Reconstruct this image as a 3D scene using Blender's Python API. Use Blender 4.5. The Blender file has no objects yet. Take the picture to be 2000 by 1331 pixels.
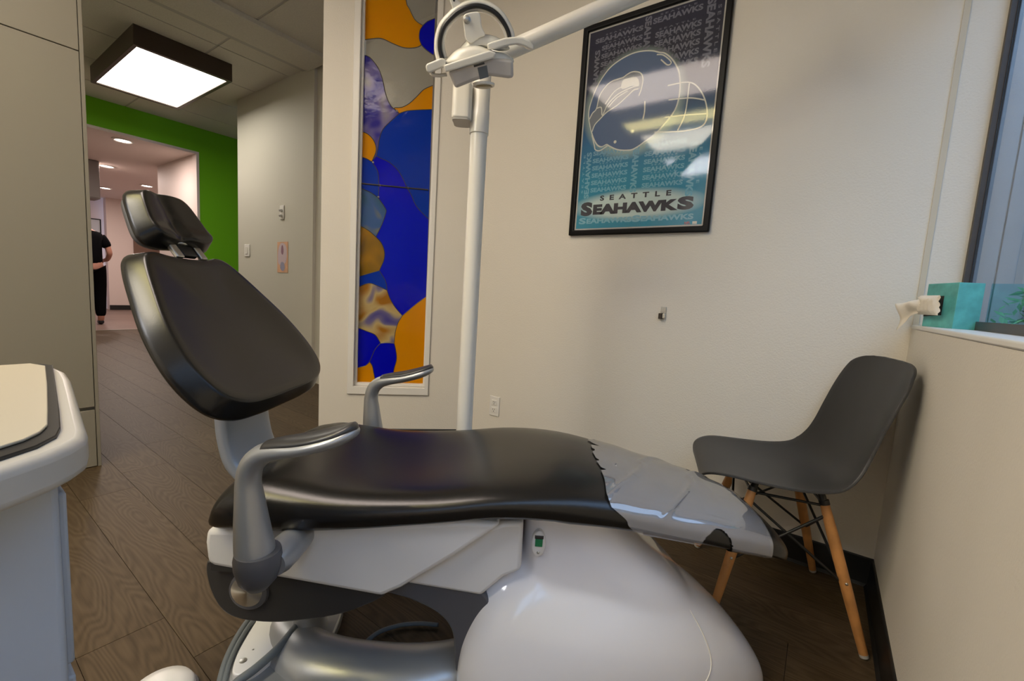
import bpy, bmesh, math, random
from mathutils import Vector, Matrix
random.seed(7)
scene = bpy.context.scene
COL = scene.collection

# ------------------------------------------------------------------ camera, world, exposure
cam_data = bpy.data.cameras.new('camera')
cam = bpy.data.objects.new('camera', cam_data)
COL.objects.link(cam)
scene.camera = cam
cam_data.sensor_width = 36.0
cam_data.lens = 15.312
cam_data.clip_start = 0.02
CAM_H = 0.97
_h, _p, _r = 0.618487, 0.110099, 0.061616       # heading, downward pitch, roll (radians)
_f = Vector((-math.sin(_h) * math.cos(_p), math.cos(_h) * math.cos(_p), -math.sin(_p)))
_r0 = Vector((math.cos(_h), math.sin(_h), 0.0))
_u0 = _r0.cross(_f)
_right = math.cos(_r) * _r0 + math.sin(_r) * _u0
_up = -math.sin(_r) * _r0 + math.cos(_r) * _u0
cam.matrix_world = Matrix(((_right.x, _up.x, -_f.x, 0.0), (_right.y, _up.y, -_f.y, 0.0),
                           (_right.z, _up.z, -_f.z, CAM_H), (0, 0, 0, 1)))

scene.view_settings.view_transform = 'Standard'
scene.view_settings.look = 'None'
scene.view_settings.gamma = 1.0
scene.view_settings.use_curve_mapping = False
scene.view_settings.exposure = 0.10

world = bpy.data.worlds.new('sky')
scene.world = world
world.use_nodes = True
bg = world.node_tree.nodes['Background']
bg.inputs['Color'].default_value = (0.45, 0.62, 1.0, 1)
bg.inputs['Strength'].default_value = 3.6

ROOM_PANEL = 20.0      # radiance of the ceiling panels of the room
HALL_PANEL = 6.8
DOWNLIGHT_W = 20.0

# ------------------------------------------------------------------ materials
def lin(c):
    c = c / 255.0
    return c / 12.92 if c <= 0.04045 else ((c + 0.055) / 1.055) ** 2.4
def rgb(r, g, b):
    return (lin(r), lin(g), lin(b), 1.0)

def new_mat(name):
    m = bpy.data.materials.new(name)
    m.use_nodes = True
    nt = m.node_tree
    return m, nt, nt.nodes['Principled BSDF']

def mat(name, col, rough=0.5, metal=0.0, spec=0.5, bump=0.0, bscale=60.0, var=0.0, vscale=4.0, coat=0.0, coords='Object'):
    m, nt, b = new_mat(name)
    b.inputs['Base Color'].default_value = col
    b.inputs['Roughness'].default_value = rough
    b.inputs['Metallic'].default_value = metal
    b.inputs['Specular IOR Level'].default_value = spec
    b.inputs['Coat Weight'].default_value = coat
    b.inputs['Coat Roughness'].default_value = 0.06
    tc = nt.nodes.new('ShaderNodeTexCoord')
    if bump > 0:
        n = nt.nodes.new('ShaderNodeTexNoise')
        n.inputs['Scale'].default_value = bscale
        n.inputs['Detail'].default_value = 3
        bp = nt.nodes.new('ShaderNodeBump')
        bp.inputs['Strength'].default_value = bump
        bp.inputs['Distance'].default_value = 0.004
        nt.links.new(tc.outputs[coords], n.inputs['Vector'])
        nt.links.new(n.outputs['Fac'], bp.inputs['Height'])
        nt.links.new(bp.outputs['Normal'], b.inputs['Normal'])
    if var > 0:
        n2 = nt.nodes.new('ShaderNodeTexNoise')
        n2.inputs['Scale'].default_value = vscale
        n2.inputs['Detail'].default_value = 4
        rp = nt.nodes.new('ShaderNodeValToRGB')
        c = Vector(col[:3])
        rp.color_ramp.elements[0].color = (*(c * (1 - var)), 1)
        rp.color_ramp.elements[1].color = (*[min(1, x) for x in c * (1 + var)], 1)
        rp.color_ramp.elements[0].position = 0.3
        rp.color_ramp.elements[1].position = 0.7
        nt.links.new(tc.outputs[coords], n2.inputs['Vector'])
        nt.links.new(n2.outputs['Fac'], rp.inputs['Fac'])
        nt.links.new(rp.outputs['Color'], b.inputs['Base Color'])
    return m

def emit_mat(name, col, strength):
    m, nt, b = new_mat(name)
    b.inputs['Base Color'].default_value = (0.8, 0.8, 0.8, 1)
    b.inputs['Emission Color'].default_value = col
    b.inputs['Emission Strength'].default_value = strength
    return m

M = {}
M['wall'] = mat('wall_paint', (0.76, 0.71, 0.615, 1), 0.55, bump=0.25, bscale=160, spec=0.3)
M['wall_hall'] = mat('hall_paint', (0.66, 0.62, 0.53, 1), 0.6, bump=0.15, bscale=140, spec=0.3)
M['wall_pink'] = mat('hall_pink_paint', (0.76, 0.65, 0.60, 1), 0.6, bump=0.1, bscale=120, spec=0.3)
M['green'] = mat('green_paint', (0.17, 0.50, 0.004, 1), 0.6, bump=0.1, bscale=120, spec=0.3)
M['trim'] = mat('white_trim', (0.80, 0.77, 0.71, 1), 0.35, spec=0.4)
M['tile'] = mat('acoustic_tile', (0.70, 0.67, 0.58, 1), 0.9, bump=0.5, bscale=220, var=0.05, vscale=90, spec=0.1)
M['tbar'] = mat('ceiling_grid', (0.50, 0.48, 0.43, 1), 0.6)
M['slab'] = mat('ceiling_dark', (0.20, 0.19, 0.17, 1), 0.9)
M['plain_ceiling'] = mat('ceiling_paint', (0.72, 0.70, 0.66, 1), 0.7)
M['black_base'] = mat('black_cove_base', (0.008, 0.008, 0.008, 1), 0.4)
M['vinyl'] = mat('black_vinyl', (0.0095, 0.009, 0.0085, 1), 0.27, spec=0.5, bump=0.04, bscale=350)
M['black_plastic'] = mat('black_plastic', (0.012, 0.012, 0.013, 1), 0.35)
M['dark_shell'] = mat('dark_grey_shell', (0.045, 0.043, 0.042, 1), 0.32, spec=0.5)
M['mid_grey'] = mat('mid_grey_plastic', (0.10, 0.10, 0.11, 1), 0.42)
M['silver'] = mat('silver_paint', (0.40, 0.41, 0.42, 1), 0.33, metal=0.5, bump=0.03, bscale=500)
M['silver_light'] = mat('pale_silver_paint', (0.36, 0.40, 0.46, 1), 0.35, metal=0.4)
M['brushed'] = mat('brushed_steel', (0.75, 0.72, 0.64, 1), 0.34, metal=1.0, bump=0.05, bscale=300)
M['white_gloss'] = mat('white_gloss_plastic', (0.82, 0.81, 0.84, 1), 0.09, spec=0.5, coat=0.4)
M['white_satin'] = mat('white_satin_plastic', (0.80, 0.79, 0.78, 1), 0.28, spec=0.5)
M['lamp_white'] = mat('lamp_cream_enamel', (0.83, 0.80, 0.72, 1), 0.22, spec=0.5)
M['hose'] = mat('grey_hose', (0.14, 0.16, 0.17, 1), 0.5)
M['chair_plastic'] = mat('charcoal_polypropylene', (0.030, 0.029, 0.028, 1), 0.42, spec=0.45, bump=0.05, bscale=700)
M['beech'] = mat('beech_wood', (0.52, 0.24, 0.075, 1), 0.42, var=0.18, vscale=22)
M['black_wire'] = mat('black_steel_rod', (0.008, 0.008, 0.008, 1), 0.4)
M['steel'] = mat('steel', (0.55, 0.55, 0.53, 1), 0.3, metal=1.0)
M['frame_black'] = mat('black_frame', (0.003, 0.003, 0.0035, 1), 0.35, spec=0.15)
M['poster_border'] = mat('poster_border', (0.58, 0.57, 0.53, 1), 0.5)
M['brown_metal'] = mat('bronze_fixture', (0.055, 0.035, 0.022, 1), 0.4)
M['cab'] = mat('grey_laminate', (0.275, 0.252, 0.20, 1), 0.4, spec=0.3)
M['cab_edge'] = mat('grey_edge_band', (0.22, 0.20, 0.16, 1), 0.4)
M['gap'] = mat('shadow_gap', (0.03, 0.028, 0.025, 1), 0.8)
M['cart'] = mat('cart_white', (0.40, 0.44, 0.50, 1), 0.4)
M['cart_rim'] = mat('cart_rim', (0.50, 0.48, 0.44, 1), 0.35)
M['panel_beige'] = mat('beige_panel', (0.50, 0.45, 0.35, 1), 0.45)
M['window_bronze'] = mat('bronze_window_frame', (0.05, 0.042, 0.036, 1), 0.45)
M['skin'] = mat('skin', (0.42, 0.20, 0.14, 1), 0.55)
M['scrubs'] = mat('black_scrubs', (0.003, 0.003, 0.0035, 1), 0.9, spec=0.05)
M['hair'] = mat('dark_hair', (0.02, 0.013, 0.01, 1), 0.6)
M['green_led'] = mat('green_rocker', (0.02, 0.20, 0.08, 1), 0.3)
M['tissue'] = mat('tissue_paper', (0.85, 0.78, 0.66, 1), 0.9)
M['siding'] = mat('blue_grey_siding', (0.24, 0.245, 0.245, 1), 0.7, var=0.06)
M['leaf'] = mat('shrub_leaf', (0.06, 0.20, 0.05, 1), 0.5, var=0.3, vscale=9)
M['ground'] = mat('outside_ground', (0.12, 0.11, 0.09, 1), 0.9, var=0.2, vscale=3)
M['sign_grey'] = mat('dull_grey', (0.22, 0.20, 0.19, 1), 0.6)
M['door_brown'] = mat('brown_door', (0.16, 0.09, 0.06, 1), 0.5)
M['lead'] = mat('lead_came', (0.085, 0.075, 0.06, 1), 0.35, metal=0.6)
M['hall_floor'] = mat('hall_floor_vinyl', (0.20, 0.135, 0.11, 1), 0.45, var=0.12, vscale=2)

def spun_mat():
    m, nt, b = new_mat('spun_steel')
    b.inputs['Base Color'].default_value = (0.80, 0.76, 0.66, 1); b.inputs['Metallic'].default_value = 1.0
    b.inputs['Roughness'].default_value = 0.30; b.inputs['Anisotropic'].default_value = 0.95
    tg = nt.nodes.new('ShaderNodeTangent'); tg.direction_type = 'RADIAL'; tg.axis = 'Y'
    nt.links.new(tg.outputs[0], b.inputs['Tangent'])
    return m
M['spun'] = spun_mat()

def plank_mat():
    m, nt, b = new_mat('oak_plank')
    N, L = nt.nodes, nt.links
    tc = N.new('ShaderNodeTexCoord'); oi = N.new('ShaderNodeObjectInfo')
    mul = N.new('ShaderNodeVectorMath'); mul.operation = 'SCALE'
    cmb = N.new('ShaderNodeCombineXYZ')
    L.new(oi.outputs['Random'], cmb.inputs['X']); L.new(oi.outputs['Random'], cmb.inputs['Y']); L.new(oi.outputs['Random'], cmb.inputs['Z'])
    L.new(cmb.outputs['Vector'], mul.inputs[0]); mul.inputs['Scale'].default_value = 37.0
    add = N.new('ShaderNodeVectorMath'); add.operation = 'ADD'
    L.new(tc.outputs['Object'], add.inputs[0]); L.new(mul.outputs['Vector'], add.inputs[1])
    mp = N.new('ShaderNodeMapping'); mp.inputs['Scale'].default_value = (1.5, 7.5, 1.0)
    L.new(add.outputs['Vector'], mp.inputs['Vector'])
    wob = N.new('ShaderNodeTexNoise'); wob.inputs['Scale'].default_value = 1.0; wob.inputs['Detail'].default_value = 1.5
    L.new(mp.outputs['Vector'], wob.inputs['Vector'])
    m1 = N.new('ShaderNodeMath'); m1.operation = 'MULTIPLY'; m1.inputs[1].default_value = 185.0
    L.new(wob.outputs['Fac'], m1.inputs[0])
    sn = N.new('ShaderNodeMath'); sn.operation = 'SINE'; L.new(m1.outputs[0], sn.inputs[0])
    mp2 = N.new('ShaderNodeMapping'); mp2.inputs['Scale'].default_value = (6.0, 130.0, 1.0)
    L.new(add.outputs['Vector'], mp2.inputs['Vector'])
    fine = N.new('ShaderNodeTexNoise'); fine.inputs['Scale'].default_value = 1.0; fine.inputs['Detail'].default_value = 4
    L.new(mp2.outputs['Vector'], fine.inputs['Vector'])
    mr = N.new('ShaderNodeMapRange'); mr.inputs['From Min'].default_value = -1; mr.inputs['From Max'].default_value = 1
    L.new(sn.outputs[0], mr.inputs['Value'])
    mx = N.new('ShaderNodeMath'); mx.operation = 'MULTIPLY_ADD'; mx.inputs[1].default_value = 0.30
    L.new(mr.outputs['Result'], mx.inputs[0]); 
    sc = N.new('ShaderNodeMath'); sc.operation = 'MULTIPLY'; sc.inputs[1].default_value = 0.66; L.new(fine.outputs['Fac'], sc.inputs[0])
    L.new(sc.outputs[0], mx.inputs[2])
    rp = N.new('ShaderNodeValToRGB')
    rp.color_ramp.elements[0].position = 0.15; rp.color_ramp.elements[0].color = (0.053, 0.034, 0.017, 1)
    rp.color_ramp.elements[1].position = 0.80; rp.color_ramp.elements[1].color = (0.106, 0.074, 0.042, 1)
    L.new(mx.outputs[0], rp.inputs['Fac'])
    hs = N.new('ShaderNodeHueSaturation')
    v = N.new('ShaderNodeMapRange'); v.inputs['To Min'].default_value = 0.90; v.inputs['To Max'].default_value = 1.10
    L.new(oi.outputs['Random'], v.inputs['Value']); L.new(v.outputs['Result'], hs.inputs['Value'])
    L.new(rp.outputs['Color'], hs.inputs['Color']); L.new(hs.outputs['Color'], b.inputs['Base Color'])
    bp = N.new('ShaderNodeBump'); bp.inputs['Strength'].default_value = 0.15; bp.inputs['Distance'].default_value = 0.002
    L.new(mx.outputs[0], bp.inputs['Height']); L.new(bp.outputs['Normal'], b.inputs['Normal'])
    b.inputs['Roughness'].default_value = 0.5; b.inputs['Specular IOR Level'].default_value = 0.18
    return m
M['plank'] = plank_mat()

def glass_pane_mat(name, tint=(1, 1, 1, 1), ior=1.5, rough=0.0):
    m = bpy.data.materials.new(name); m.use_nodes = True
    nt = m.node_tree; nt.nodes.clear()
    out = nt.nodes.new('ShaderNodeOutputMaterial'); mix = nt.nodes.new('ShaderNodeMixShader')
    tr = nt.nodes.new('ShaderNodeBsdfTransparent'); gl = nt.nodes.new('ShaderNodeBsdfGlossy'); fr = nt.nodes.new('ShaderNodeFresnel')
    tr.inputs['Color'].default_value = tint; gl.inputs['Roughness'].default_value = rough; fr.inputs['IOR'].default_value = ior
    ge = nt.nodes.new('ShaderNodeNewGeometry'); mm = nt.nodes.new('ShaderNodeMath'); mm.operation = 'MULTIPLY_ADD'
    mm.inputs[1].default_value = -1.0; mm.inputs[2].default_value = 1.0      # only the outer face of the pane mirrors
    m2 = nt.nodes.new('ShaderNodeMath'); m2.operation = 'MULTIPLY'
    nt.links.new(ge.outputs['Backfacing'], mm.inputs[0]); nt.links.new(mm.outputs[0], m2.inputs[0]); nt.links.new(fr.outputs[0], m2.inputs[1])
    nt.links.new(m2.outputs[0], mix.inputs[0]); nt.links.new(tr.outputs[0], mix.inputs[1]); nt.links.new(gl.outputs[0], mix.inputs[2])
    nt.links.new(mix.outputs[0], out.inputs['Surface'])
    return m
M['pane'] = glass_pane_mat('window_glass', (0.92, 0.97, 0.96, 1))
M['poster_glass'] = glass_pane_mat('poster_glass', (0.97, 0.97, 0.97, 1), 1.47, 0.06)

def art_glass(name, col, trans, rough=0.12, bump=0.25, bscale=14.0, ramp=None):
    """coloured cathedral / opalescent glass: part see-through, part body colour"""
    m = bpy.data.materials.new(name); m.use_nodes = True
    nt = m.node_tree; nt.nodes.clear(); N, L = nt.nodes, nt.links
    out = N.new('ShaderNodeOutputMaterial')
    tr = N.new('ShaderNodeBsdfTransparent'); df = N.new('ShaderNodeBsdfPrincipled'); tl = N.new('ShaderNodeBsdfTranslucent')
    a = N.new('ShaderNodeMixShader'); c = N.new('ShaderNodeMixShader')
    tc = N.new('ShaderNodeTexCoord'); n = N.new('ShaderNodeTexNoise')
    n.inputs['Scale'].default_value = bscale; n.inputs['Detail'].default_value = 3
    L.new(tc.outputs['Object'], n.inputs['Vector'])
    bp = N.new('ShaderNodeBump'); bp.inputs['Strength'].default_value = bump; bp.inputs['Distance'].default_value = 0.01
    L.new(n.outputs['Fac'], bp.inputs['Height']); L.new(bp.outputs['Normal'], df.inputs['Normal'])
    df.inputs['Base Color'].default_value = col; df.inputs['Roughness'].default_value = rough
    tl.inputs['Color'].default_value = col; tr.inputs['Color'].default_value = col
    if ramp:
        w = N.new('ShaderNodeTexNoise'); w.inputs['Scale'].default_value = 6.5; w.inputs['Detail'].default_value = 1.0
        w.inputs['Distortion'].default_value = 0.8
        L.new(tc.outputs['Object'], w.inputs['Vector'])
        rp = N.new('ShaderNodeValToRGB'); els = rp.color_ramp.elements
        for i, (p, cc) in enumerate(ramp):
            e = els[i] if i < 2 else els.new(p)
            e.position = p; e.color = cc
        L.new(w.outputs['Fac'], rp.inputs['Fac'])
        for sh, k in ((df, 'Base Color'), (tl, 'Color'), (tr, 'Color')):
            L.new(rp.outputs['Color'], sh.inputs[k])
    a.inputs[0].default_value = 0.45; c.inputs[0].default_value = trans
    L.new(df.outputs[0], a.inputs[1]); L.new(tl.outputs[0], a.inputs[2])
    L.new(a.outputs[0], c.inputs[1]); L.new(tr.outputs[0], c.inputs[2]); L.new(c.outputs[0], out.inputs['Surface'])
    return m
GLASS = {
 'amber': art_glass('amber_glass', rgb(244, 178, 8), 0.15, bump=0.05),
 'olive': art_glass('olive_amber_glass', rgb(180, 140, 20), 0.2, ramp=[(0.35, rgb(110, 92, 14)), (0.65, rgb(206, 158, 14))]),
 'deep': art_glass('deep_blue_glass', rgb(3, 8, 220), 0.12),
 'bright': art_glass('bright_blue_glass', rgb(8, 72, 205), 0.2),
 'lavender': art_glass('lavender_glass', rgb(150, 140, 205), 0.35, ramp=[(0.38, rgb(86, 78, 190)), (0.52, rgb(170, 158, 205)), (0.66, rgb(196, 190, 190))]),
 'clear': art_glass('clear_glass', (0.90, 0.89, 0.84, 1), 0.82),
 'sage': art_glass('sage_blue_glass', rgb(100, 140, 170), 0.25, ramp=[(0.35, rgb(86, 128, 140)), (0.6, rgb(104, 136, 190)), (0.72, rgb(190, 180, 90))]),
 'swirl': art_glass('swirled_glass', rgb(180, 150, 140), 0.15, ramp=[(0.32, rgb(98, 92, 176)), (0.45, rgb(150, 140, 176)), (0.52, rgb(226, 206, 150)), (0.62, rgb(196, 140, 48))]),
}

def film_mat():
    m = bpy.data.materials.new('clear_plastic_film'); m.use_nodes = True
    nt = m.node_tree; nt.nodes.clear(); N, L = nt.nodes, nt.links
    out = N.new('ShaderNodeOutputMaterial'); mix = N.new('ShaderNodeMixShader')
    tr = N.new('ShaderNodeBsdfTransparent'); p = N.new('ShaderNodeBsdfPrincipled')
    p.inputs['Base Color'].default_value = (0.46, 0.46, 0.49, 1); p.inputs['Roughness'].default_value = 0.06
    p.inputs['Specular IOR Level'].default_value = 0.9; p.inputs['Coat Weight'].default_value = 1.0; p.inputs['Coat Roughness'].default_value = 0.04
    tc = N.new('ShaderNodeTexCoord'); mp = N.new('ShaderNodeMapping'); mp.inputs['Scale'].default_value = (3.0, 9.0, 9.0)
    n = N.new('ShaderNodeTexNoise'); n.inputs['Scale'].default_value = 1.6; n.inputs['Detail'].default_value = 2
    L.new(tc.outputs['Object'], mp.inputs['Vector']); L.new(mp.outputs['Vector'], n.inputs['Vector'])
    bp = N.new('ShaderNodeBump'); bp.inputs['Strength'].default_value = 0.15; bp.inputs['Distance'].default_value = 0.01
    L.new(n.outputs['Fac'], bp.inputs['Height']); L.new(bp.outputs['Normal'], p.inputs['Normal'])
    mix.inputs[0].default_value = 0.46
    gl = N.new('ShaderNodeBsdfGlossy'); gl.inputs['Roughness'].default_value = 0.05; L.new(bp.outputs['Normal'], gl.inputs['Normal'])
    fr = N.new('ShaderNodeFresnel'); fr.inputs['IOR'].default_value = 1.75; L.new(bp.outputs['Normal'], fr.inputs['Normal'])
    m2 = N.new('ShaderNodeMixShader')
    L.new(tr.outputs[0], mix.inputs[1]); L.new(p.outputs[0], mix.inputs[2])
    L.new(fr.outputs[0], m2.inputs[0]); L.new(mix.outputs[0], m2.inputs[1]); L.new(gl.outputs[0], m2.inputs[2]); L.new(m2.outputs[0], out.inputs['Surface'])
    return m
M['film'] = film_mat()

# ------------------------------------------------------------------ mesh helpers
class MB:
    def __init__(s): s.v = []; s.f = []
    def add(s, verts, faces):
        o = len(s.v); s.v += [tuple(x) for x in verts]; s.f += [tuple(i + o for i in f) for f in faces]; return s
    def box(s, lo, hi):
        x0, y0, z0 = lo; x1, y1, z1 = hi
        return s.add([(x0, y0, z0), (x1, y0, z0), (x1, y1, z0), (x0, y1, z0), (x0, y0, z1), (x1, y0, z1), (x1, y1, z1), (x0, y1, z1)],
                     [(0, 3, 2, 1), (4, 5, 6, 7), (0, 1, 5, 4), (1, 2, 6, 5), (2, 3, 7, 6), (3, 0, 4, 7)])
    def obox(s, c, half, ax):
        """oriented box: centre, half sizes, three axes"""
        c = Vector(c); vs = []
        for k in (-1, 1):
            for i, j in ((-1, -1), (1, -1), (1, 1), (-1, 1)):
                vs.append(c + i * half[0] * Vector(ax[0]) + j * half[1] * Vector(ax[1]) + k * half[2] * Vector(ax[2]))
        return s.add(vs, [(0, 3, 2, 1), (4, 5, 6, 7), (0, 1, 5, 4), (1, 2, 6, 5), (2, 3, 7, 6), (3, 0, 4, 7)])
    def loft(s, rings, caps=True, closed=True):
        n = len(rings[0]); vs = [p for r in rings for p in r]; fs = []
        m = n if closed else n - 1
        for i in range(len(rings) - 1):
            for j in range(m):
                a = i * n + j; b = i * n + (j + 1) % n
                fs.append((a, b, b + n, a + n))
        if caps:
            fs.append(tuple(reversed(range(n)))); fs.append(tuple((len(rings) - 1) * n + j for j in range(n)))
        return s.add(vs, fs)
    def tube(s, path, rad, seg=14, caps=True, flat=(1, 1), up=(0, 0, 1)):
        P = [Vector(p) for p in path]; rings = []
        if not isinstance(rad, (list, tuple)): rad = [rad] * len(P)
        up = Vector(up); prev = None
        for i, p in enumerate(P):
            t = (P[min(i + 1, len(P) - 1)] - P[max(i - 1, 0)]).normalized()
            if prev is None:
                a = t.cross(up)
                if a.length < 0.05: a = t.cross(Vector((1, 0.3, 0)))
                a.normalize()
            else:
                a = (prev - t * prev.dot(t)).normalized()
            prev = a; b = a.cross(t).normalized()
            rings.append([p + rad[i] * (flat[0] * math.cos(2 * math.pi * k / seg) * a + flat[1] * math.sin(2 * math.pi * k / seg) * b) for k in range(seg)])
        return s.loft(rings, caps)
    def prism(s, poly, fn, d0, d1):
        """polygon (a,b) extruded between depths d0,d1 through fn(a,b,d)"""
        n = len(poly)
        vs = [fn(a, b, d0) for a, b in poly] + [fn(a, b, d1) for a, b in poly]
        fs = [tuple(reversed(range(n))), tuple(range(n, 2 * n))] + [(i, (i + 1) % n, (i + 1) % n + n, i + n) for i in range(n)]
        return s.add(vs, fs)
    def lathe(s, prof, base, axis=(0, 0, 1), seg=28):
        ax = Vector(axis).normalized(); a = ax.cross(Vector((0.31, 0.9, 0.2)) if abs(ax.y) < 0.9 else Vector((1, 0, 0))).normalized(); b = ax.cross(a)
        B = Vector(base)
        rings = [[B + h * ax + r * (math.cos(2 * math.pi * k / seg) * a + math.sin(2 * math.pi * k / seg) * b) for k in range(seg)] for r, h in prof]
        return s.loft(rings)
    def cushion(s, outline, prof, fn, ctr=None):
        """outline (a,b) closed; prof [(scale, offset)] from front centre to back centre; fn(a,b,off)"""
        if ctr is None:
            ctr = (sum(p[0] for p in outline) / len(outline), sum(p[1] for p in outline) / len(outline))
        rings = [[fn(ctr[0] + (a - ctr[0]) * k, ctr[1] + (b - ctr[1]) * k, o) for a, b in outline] for k, o in prof]
        n = len(outline); base = len(s.v)
        s.loft(rings, caps=False)
        for idx, k in ((0, 0), (len(prof) - 1, (len(prof) - 1) * n)):
            s.v.append(tuple(fn(ctr[0], ctr[1], prof[idx][1])))
            c = len(s.v) - 1
            for j in range(n):
                q = (base + k + j, base + k + (j + 1) % n, c)
                s.f.append(q if idx == 0 else tuple(reversed(q)))
        return s
    def build(s, name, m, parent=None, smooth=False, bevel=0.0, bseg=2, subsurf=0, recalc=True, auto=None):
        me = bpy.data.meshes.new(name); me.from_pydata(s.v, [], s.f); me.update()
        if recalc:
            bm = bmesh.new(); bm.from_mesh(me); bmesh.ops.recalc_face_normals(bm, faces=bm.faces[:]); bm.to_mesh(me); bm.free()
        o = bpy.data.objects.new(name, me); COL.objects.link(o)
        if m is not None: me.materials.append(m)
        if parent is not None: o.parent = parent
        if smooth:
            for p in me.polygons: p.use_smooth = True
        if bevel > 0:
            b = o.modifiers.new('edge_round', 'BEVEL'); b.width = bevel; b.segments = bseg; b.limit_method = 'ANGLE'; b.angle_limit = math.radians(35)
            b.harden_normals = False
            for p in me.polygons: p.use_smooth = True
            auto = auto or 40
        if subsurf:
            ss = o.modifiers.new('smooth', 'SUBSURF'); ss.levels = subsurf; ss.render_levels = subsurf
        if auto:
            me.set_sharp_from_angle(angle=math.radians(auto))
        return o

def catmull(pts, n=8, closed=False):
    P = [tuple(p) for p in pts]; out = []
    m = len(P)
    rng = range(m) if closed else range(m - 1)
    for i in rng:
        if closed: p0, p1, p2, p3 = P[(i - 1) % m], P[i], P[(i + 1) % m], P[(i + 2) % m]
        else: p0, p1, p2, p3 = P[max(i - 1, 0)], P[i], P[i + 1], P[min(i + 2, m - 1)]
        for k in range(n):
            t = k / n
            out.append(tuple(0.5 * (2 * b + (c - a) * t + (2 * a - 5 * b + 4 * c - d) * t * t + (3 * b - a - 3 * c + d) * t ** 3) for a, b, c, d in zip(p0, p1, p2, p3)))
    if not closed: out.append(P[-1])
    return out

def root(name, loc, label, cat, group=None, rotz=0.0):
    o = bpy.data.objects.new(name, None); COL.objects.link(o)
    o.location = loc; o.rotation_euler = (0, 0, rotz); o.empty_display_size = 0.1
    o['label'] = label; o['category'] = cat
    if group: o['group'] = group
    return o
def tag(o, label, cat, group=None):
    o['label'] = label; o['category'] = cat
    if group: o['group'] = group
    return o
def struct(o): o['kind'] = 'structure'; return o
def shift(mb, loc):
    mb.v = [(x - loc[0], y - loc[1], z - loc[2]) for x, y, z in mb.v]; return mb

# ================================================================== the setting
ZC = 2.84
floor = struct(MB().box((-9.0, -3.3, -0.06), (0.42, 3.9, -0.0065)).build('floor', M['hall_floor']))
PW, PL = 0.18, 1.22
full = None
rnd = random.Random(3)
for r in range(18):
    y0 = -0.70 + r * PW
    x = -9.0 - rnd.choice([0.1, 0.33, 0.52, 0.74, 0.95])
    while x < 0.236:
        a, b = max(x, -9.0), min(x + PL, 0.236)
        if b - a > 0.03:
            if b - a > PL - 1e-6:
                if full is None:
                    o = MB().box((0.0008, 0.0008, -0.006), (PL - 0.0008, PW - 0.0008, 0.0)).build('floor_plank', M['plank'], floor)
                    full = o
                else:
                    o = full.copy(); COL.objects.link(o)
            else:
                o = MB().box((0.0008, 0.0008, -0.006), (b - a - 0.0008, PW - 0.0008, 0.0)).build('floor_plank', M['plank'], floor)
            o.location = (a, y0, 0)
        x += PL
hall_floor = struct(MB().box((-14.0, -0.5, -0.06), (-9.002, 4.0, 0.0)).build('floor_hallway', M['hall_floor']))
struct(MB().box((-9.03, 0.0, 0.0), (-8.97, 2.34, 0.006)).build('trim_1', M['cab_edge']))

# ceiling with its tiles and grid
ceiling = struct(MB().box((-6.99, -3.3, 2.856), (0.42, 3.9, 2.92)).build('ceiling', M['slab']))
TX, TY = 0.67, 1.30
tile0 = None
xs = []
x = -6.985
grid = MB()
i = 0
while x < 0.40:
    w = min(TX, 0.41 - x)
    for j in range(6):
        y = -3.28 + j * TY - 0.3
        lo = max(y, -3.29); hi = min(y + TY, 3.89)
        if hi - lo < 0.05: continue
        if w > TX - 1e-6 and hi - lo > TY - 1e-6:
            if tile0 is None:
                tile0 = MB().box((0.009, 0.009, 0), (TX - 0.009, TY - 0.009, 0.014)).build('ceiling_tile', M['tile'], ceiling)
                o = tile0
            else:
                o = tile0.copy(); COL.objects.link(o)
        else:
            o = MB().box((0.009, 0.009, 0), (w - 0.009, hi - lo - 0.009, 0.014)).build('ceiling_tile', M['tile'], ceiling)
        o.location = (x, lo, ZC)
    grid.box((x - 0.011, -3.29, ZC + 0.004), (x + 0.011, 3.89, ZC + 0.012))
    x += TX
for j in range(6):
    y = -3.28 + j * TY - 0.3
    if y > -3.28: grid.box((-6.98, y - 0.011, ZC + 0.004), (0.40, y + 0.011, ZC + 0.012))
g = grid.build('ceiling_grid', M['tbar'], ceiling); g['kind'] = 'stuff'
# shallow ceiling beam over the mouth of the room, with its reveal strip
struct(MB().box((-3.97, -1.2, ZC - 0.035), (-3.62, 2.205, ZC + 0.002)).build('trim_2', M['tile'], bevel=0.004))
struct(MB().box((-4.06, -1.2, ZC - 0.012), (-3.97, 2.205, ZC + 0.002)).build('trim_3', M['tbar']))

# walls of the room
struct(MB().box((-1.80, 1.97, 0), (0.353, 2.09, 2.856)).build('wall_back', M['wall']))
C45 = math.sqrt(0.5)
def dg(s, z, d): return (-2.35 + s * C45 - d * C45, 1.388 + s * C45 + d * C45, z)
def ring_wall(fn, outer, inner, d0, d1):
    mb = MB(); a0, b0, a1, b1 = outer; c0, e0, c1, e1 = inner
    O = [(a0, b0), (a1, b0), (a1, b1), (a0, b1)]; I = [(c0, e0), (c1, e0), (c1, e1), (c0, e1)]
    v = [fn(p[0], p[1], d0) for p in O] + [fn(p[0], p[1], d0) for p in I] + [fn(p[0], p[1], d1) for p in O] + [fn(p[0], p[1], d1) for p in I]
    f = []
    for k in range(4):
        n = (k + 1) % 4
        f += [(k, n, 4 + n, 4 + k), (8 + k, 12 + k, 12 + n, 8 + n), (4 + k, 4 + n, 12 + n, 12 + k), (k, 8 + k, 8 + n, n)]
    return mb.add(v, f)
struct(ring_wall(dg, (0, 0, 0.84, 2.856), (0.19, 0.36, 0.607, 2.76), 0.0, 0.11).build('wall_diagonal', M['wall']))
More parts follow.
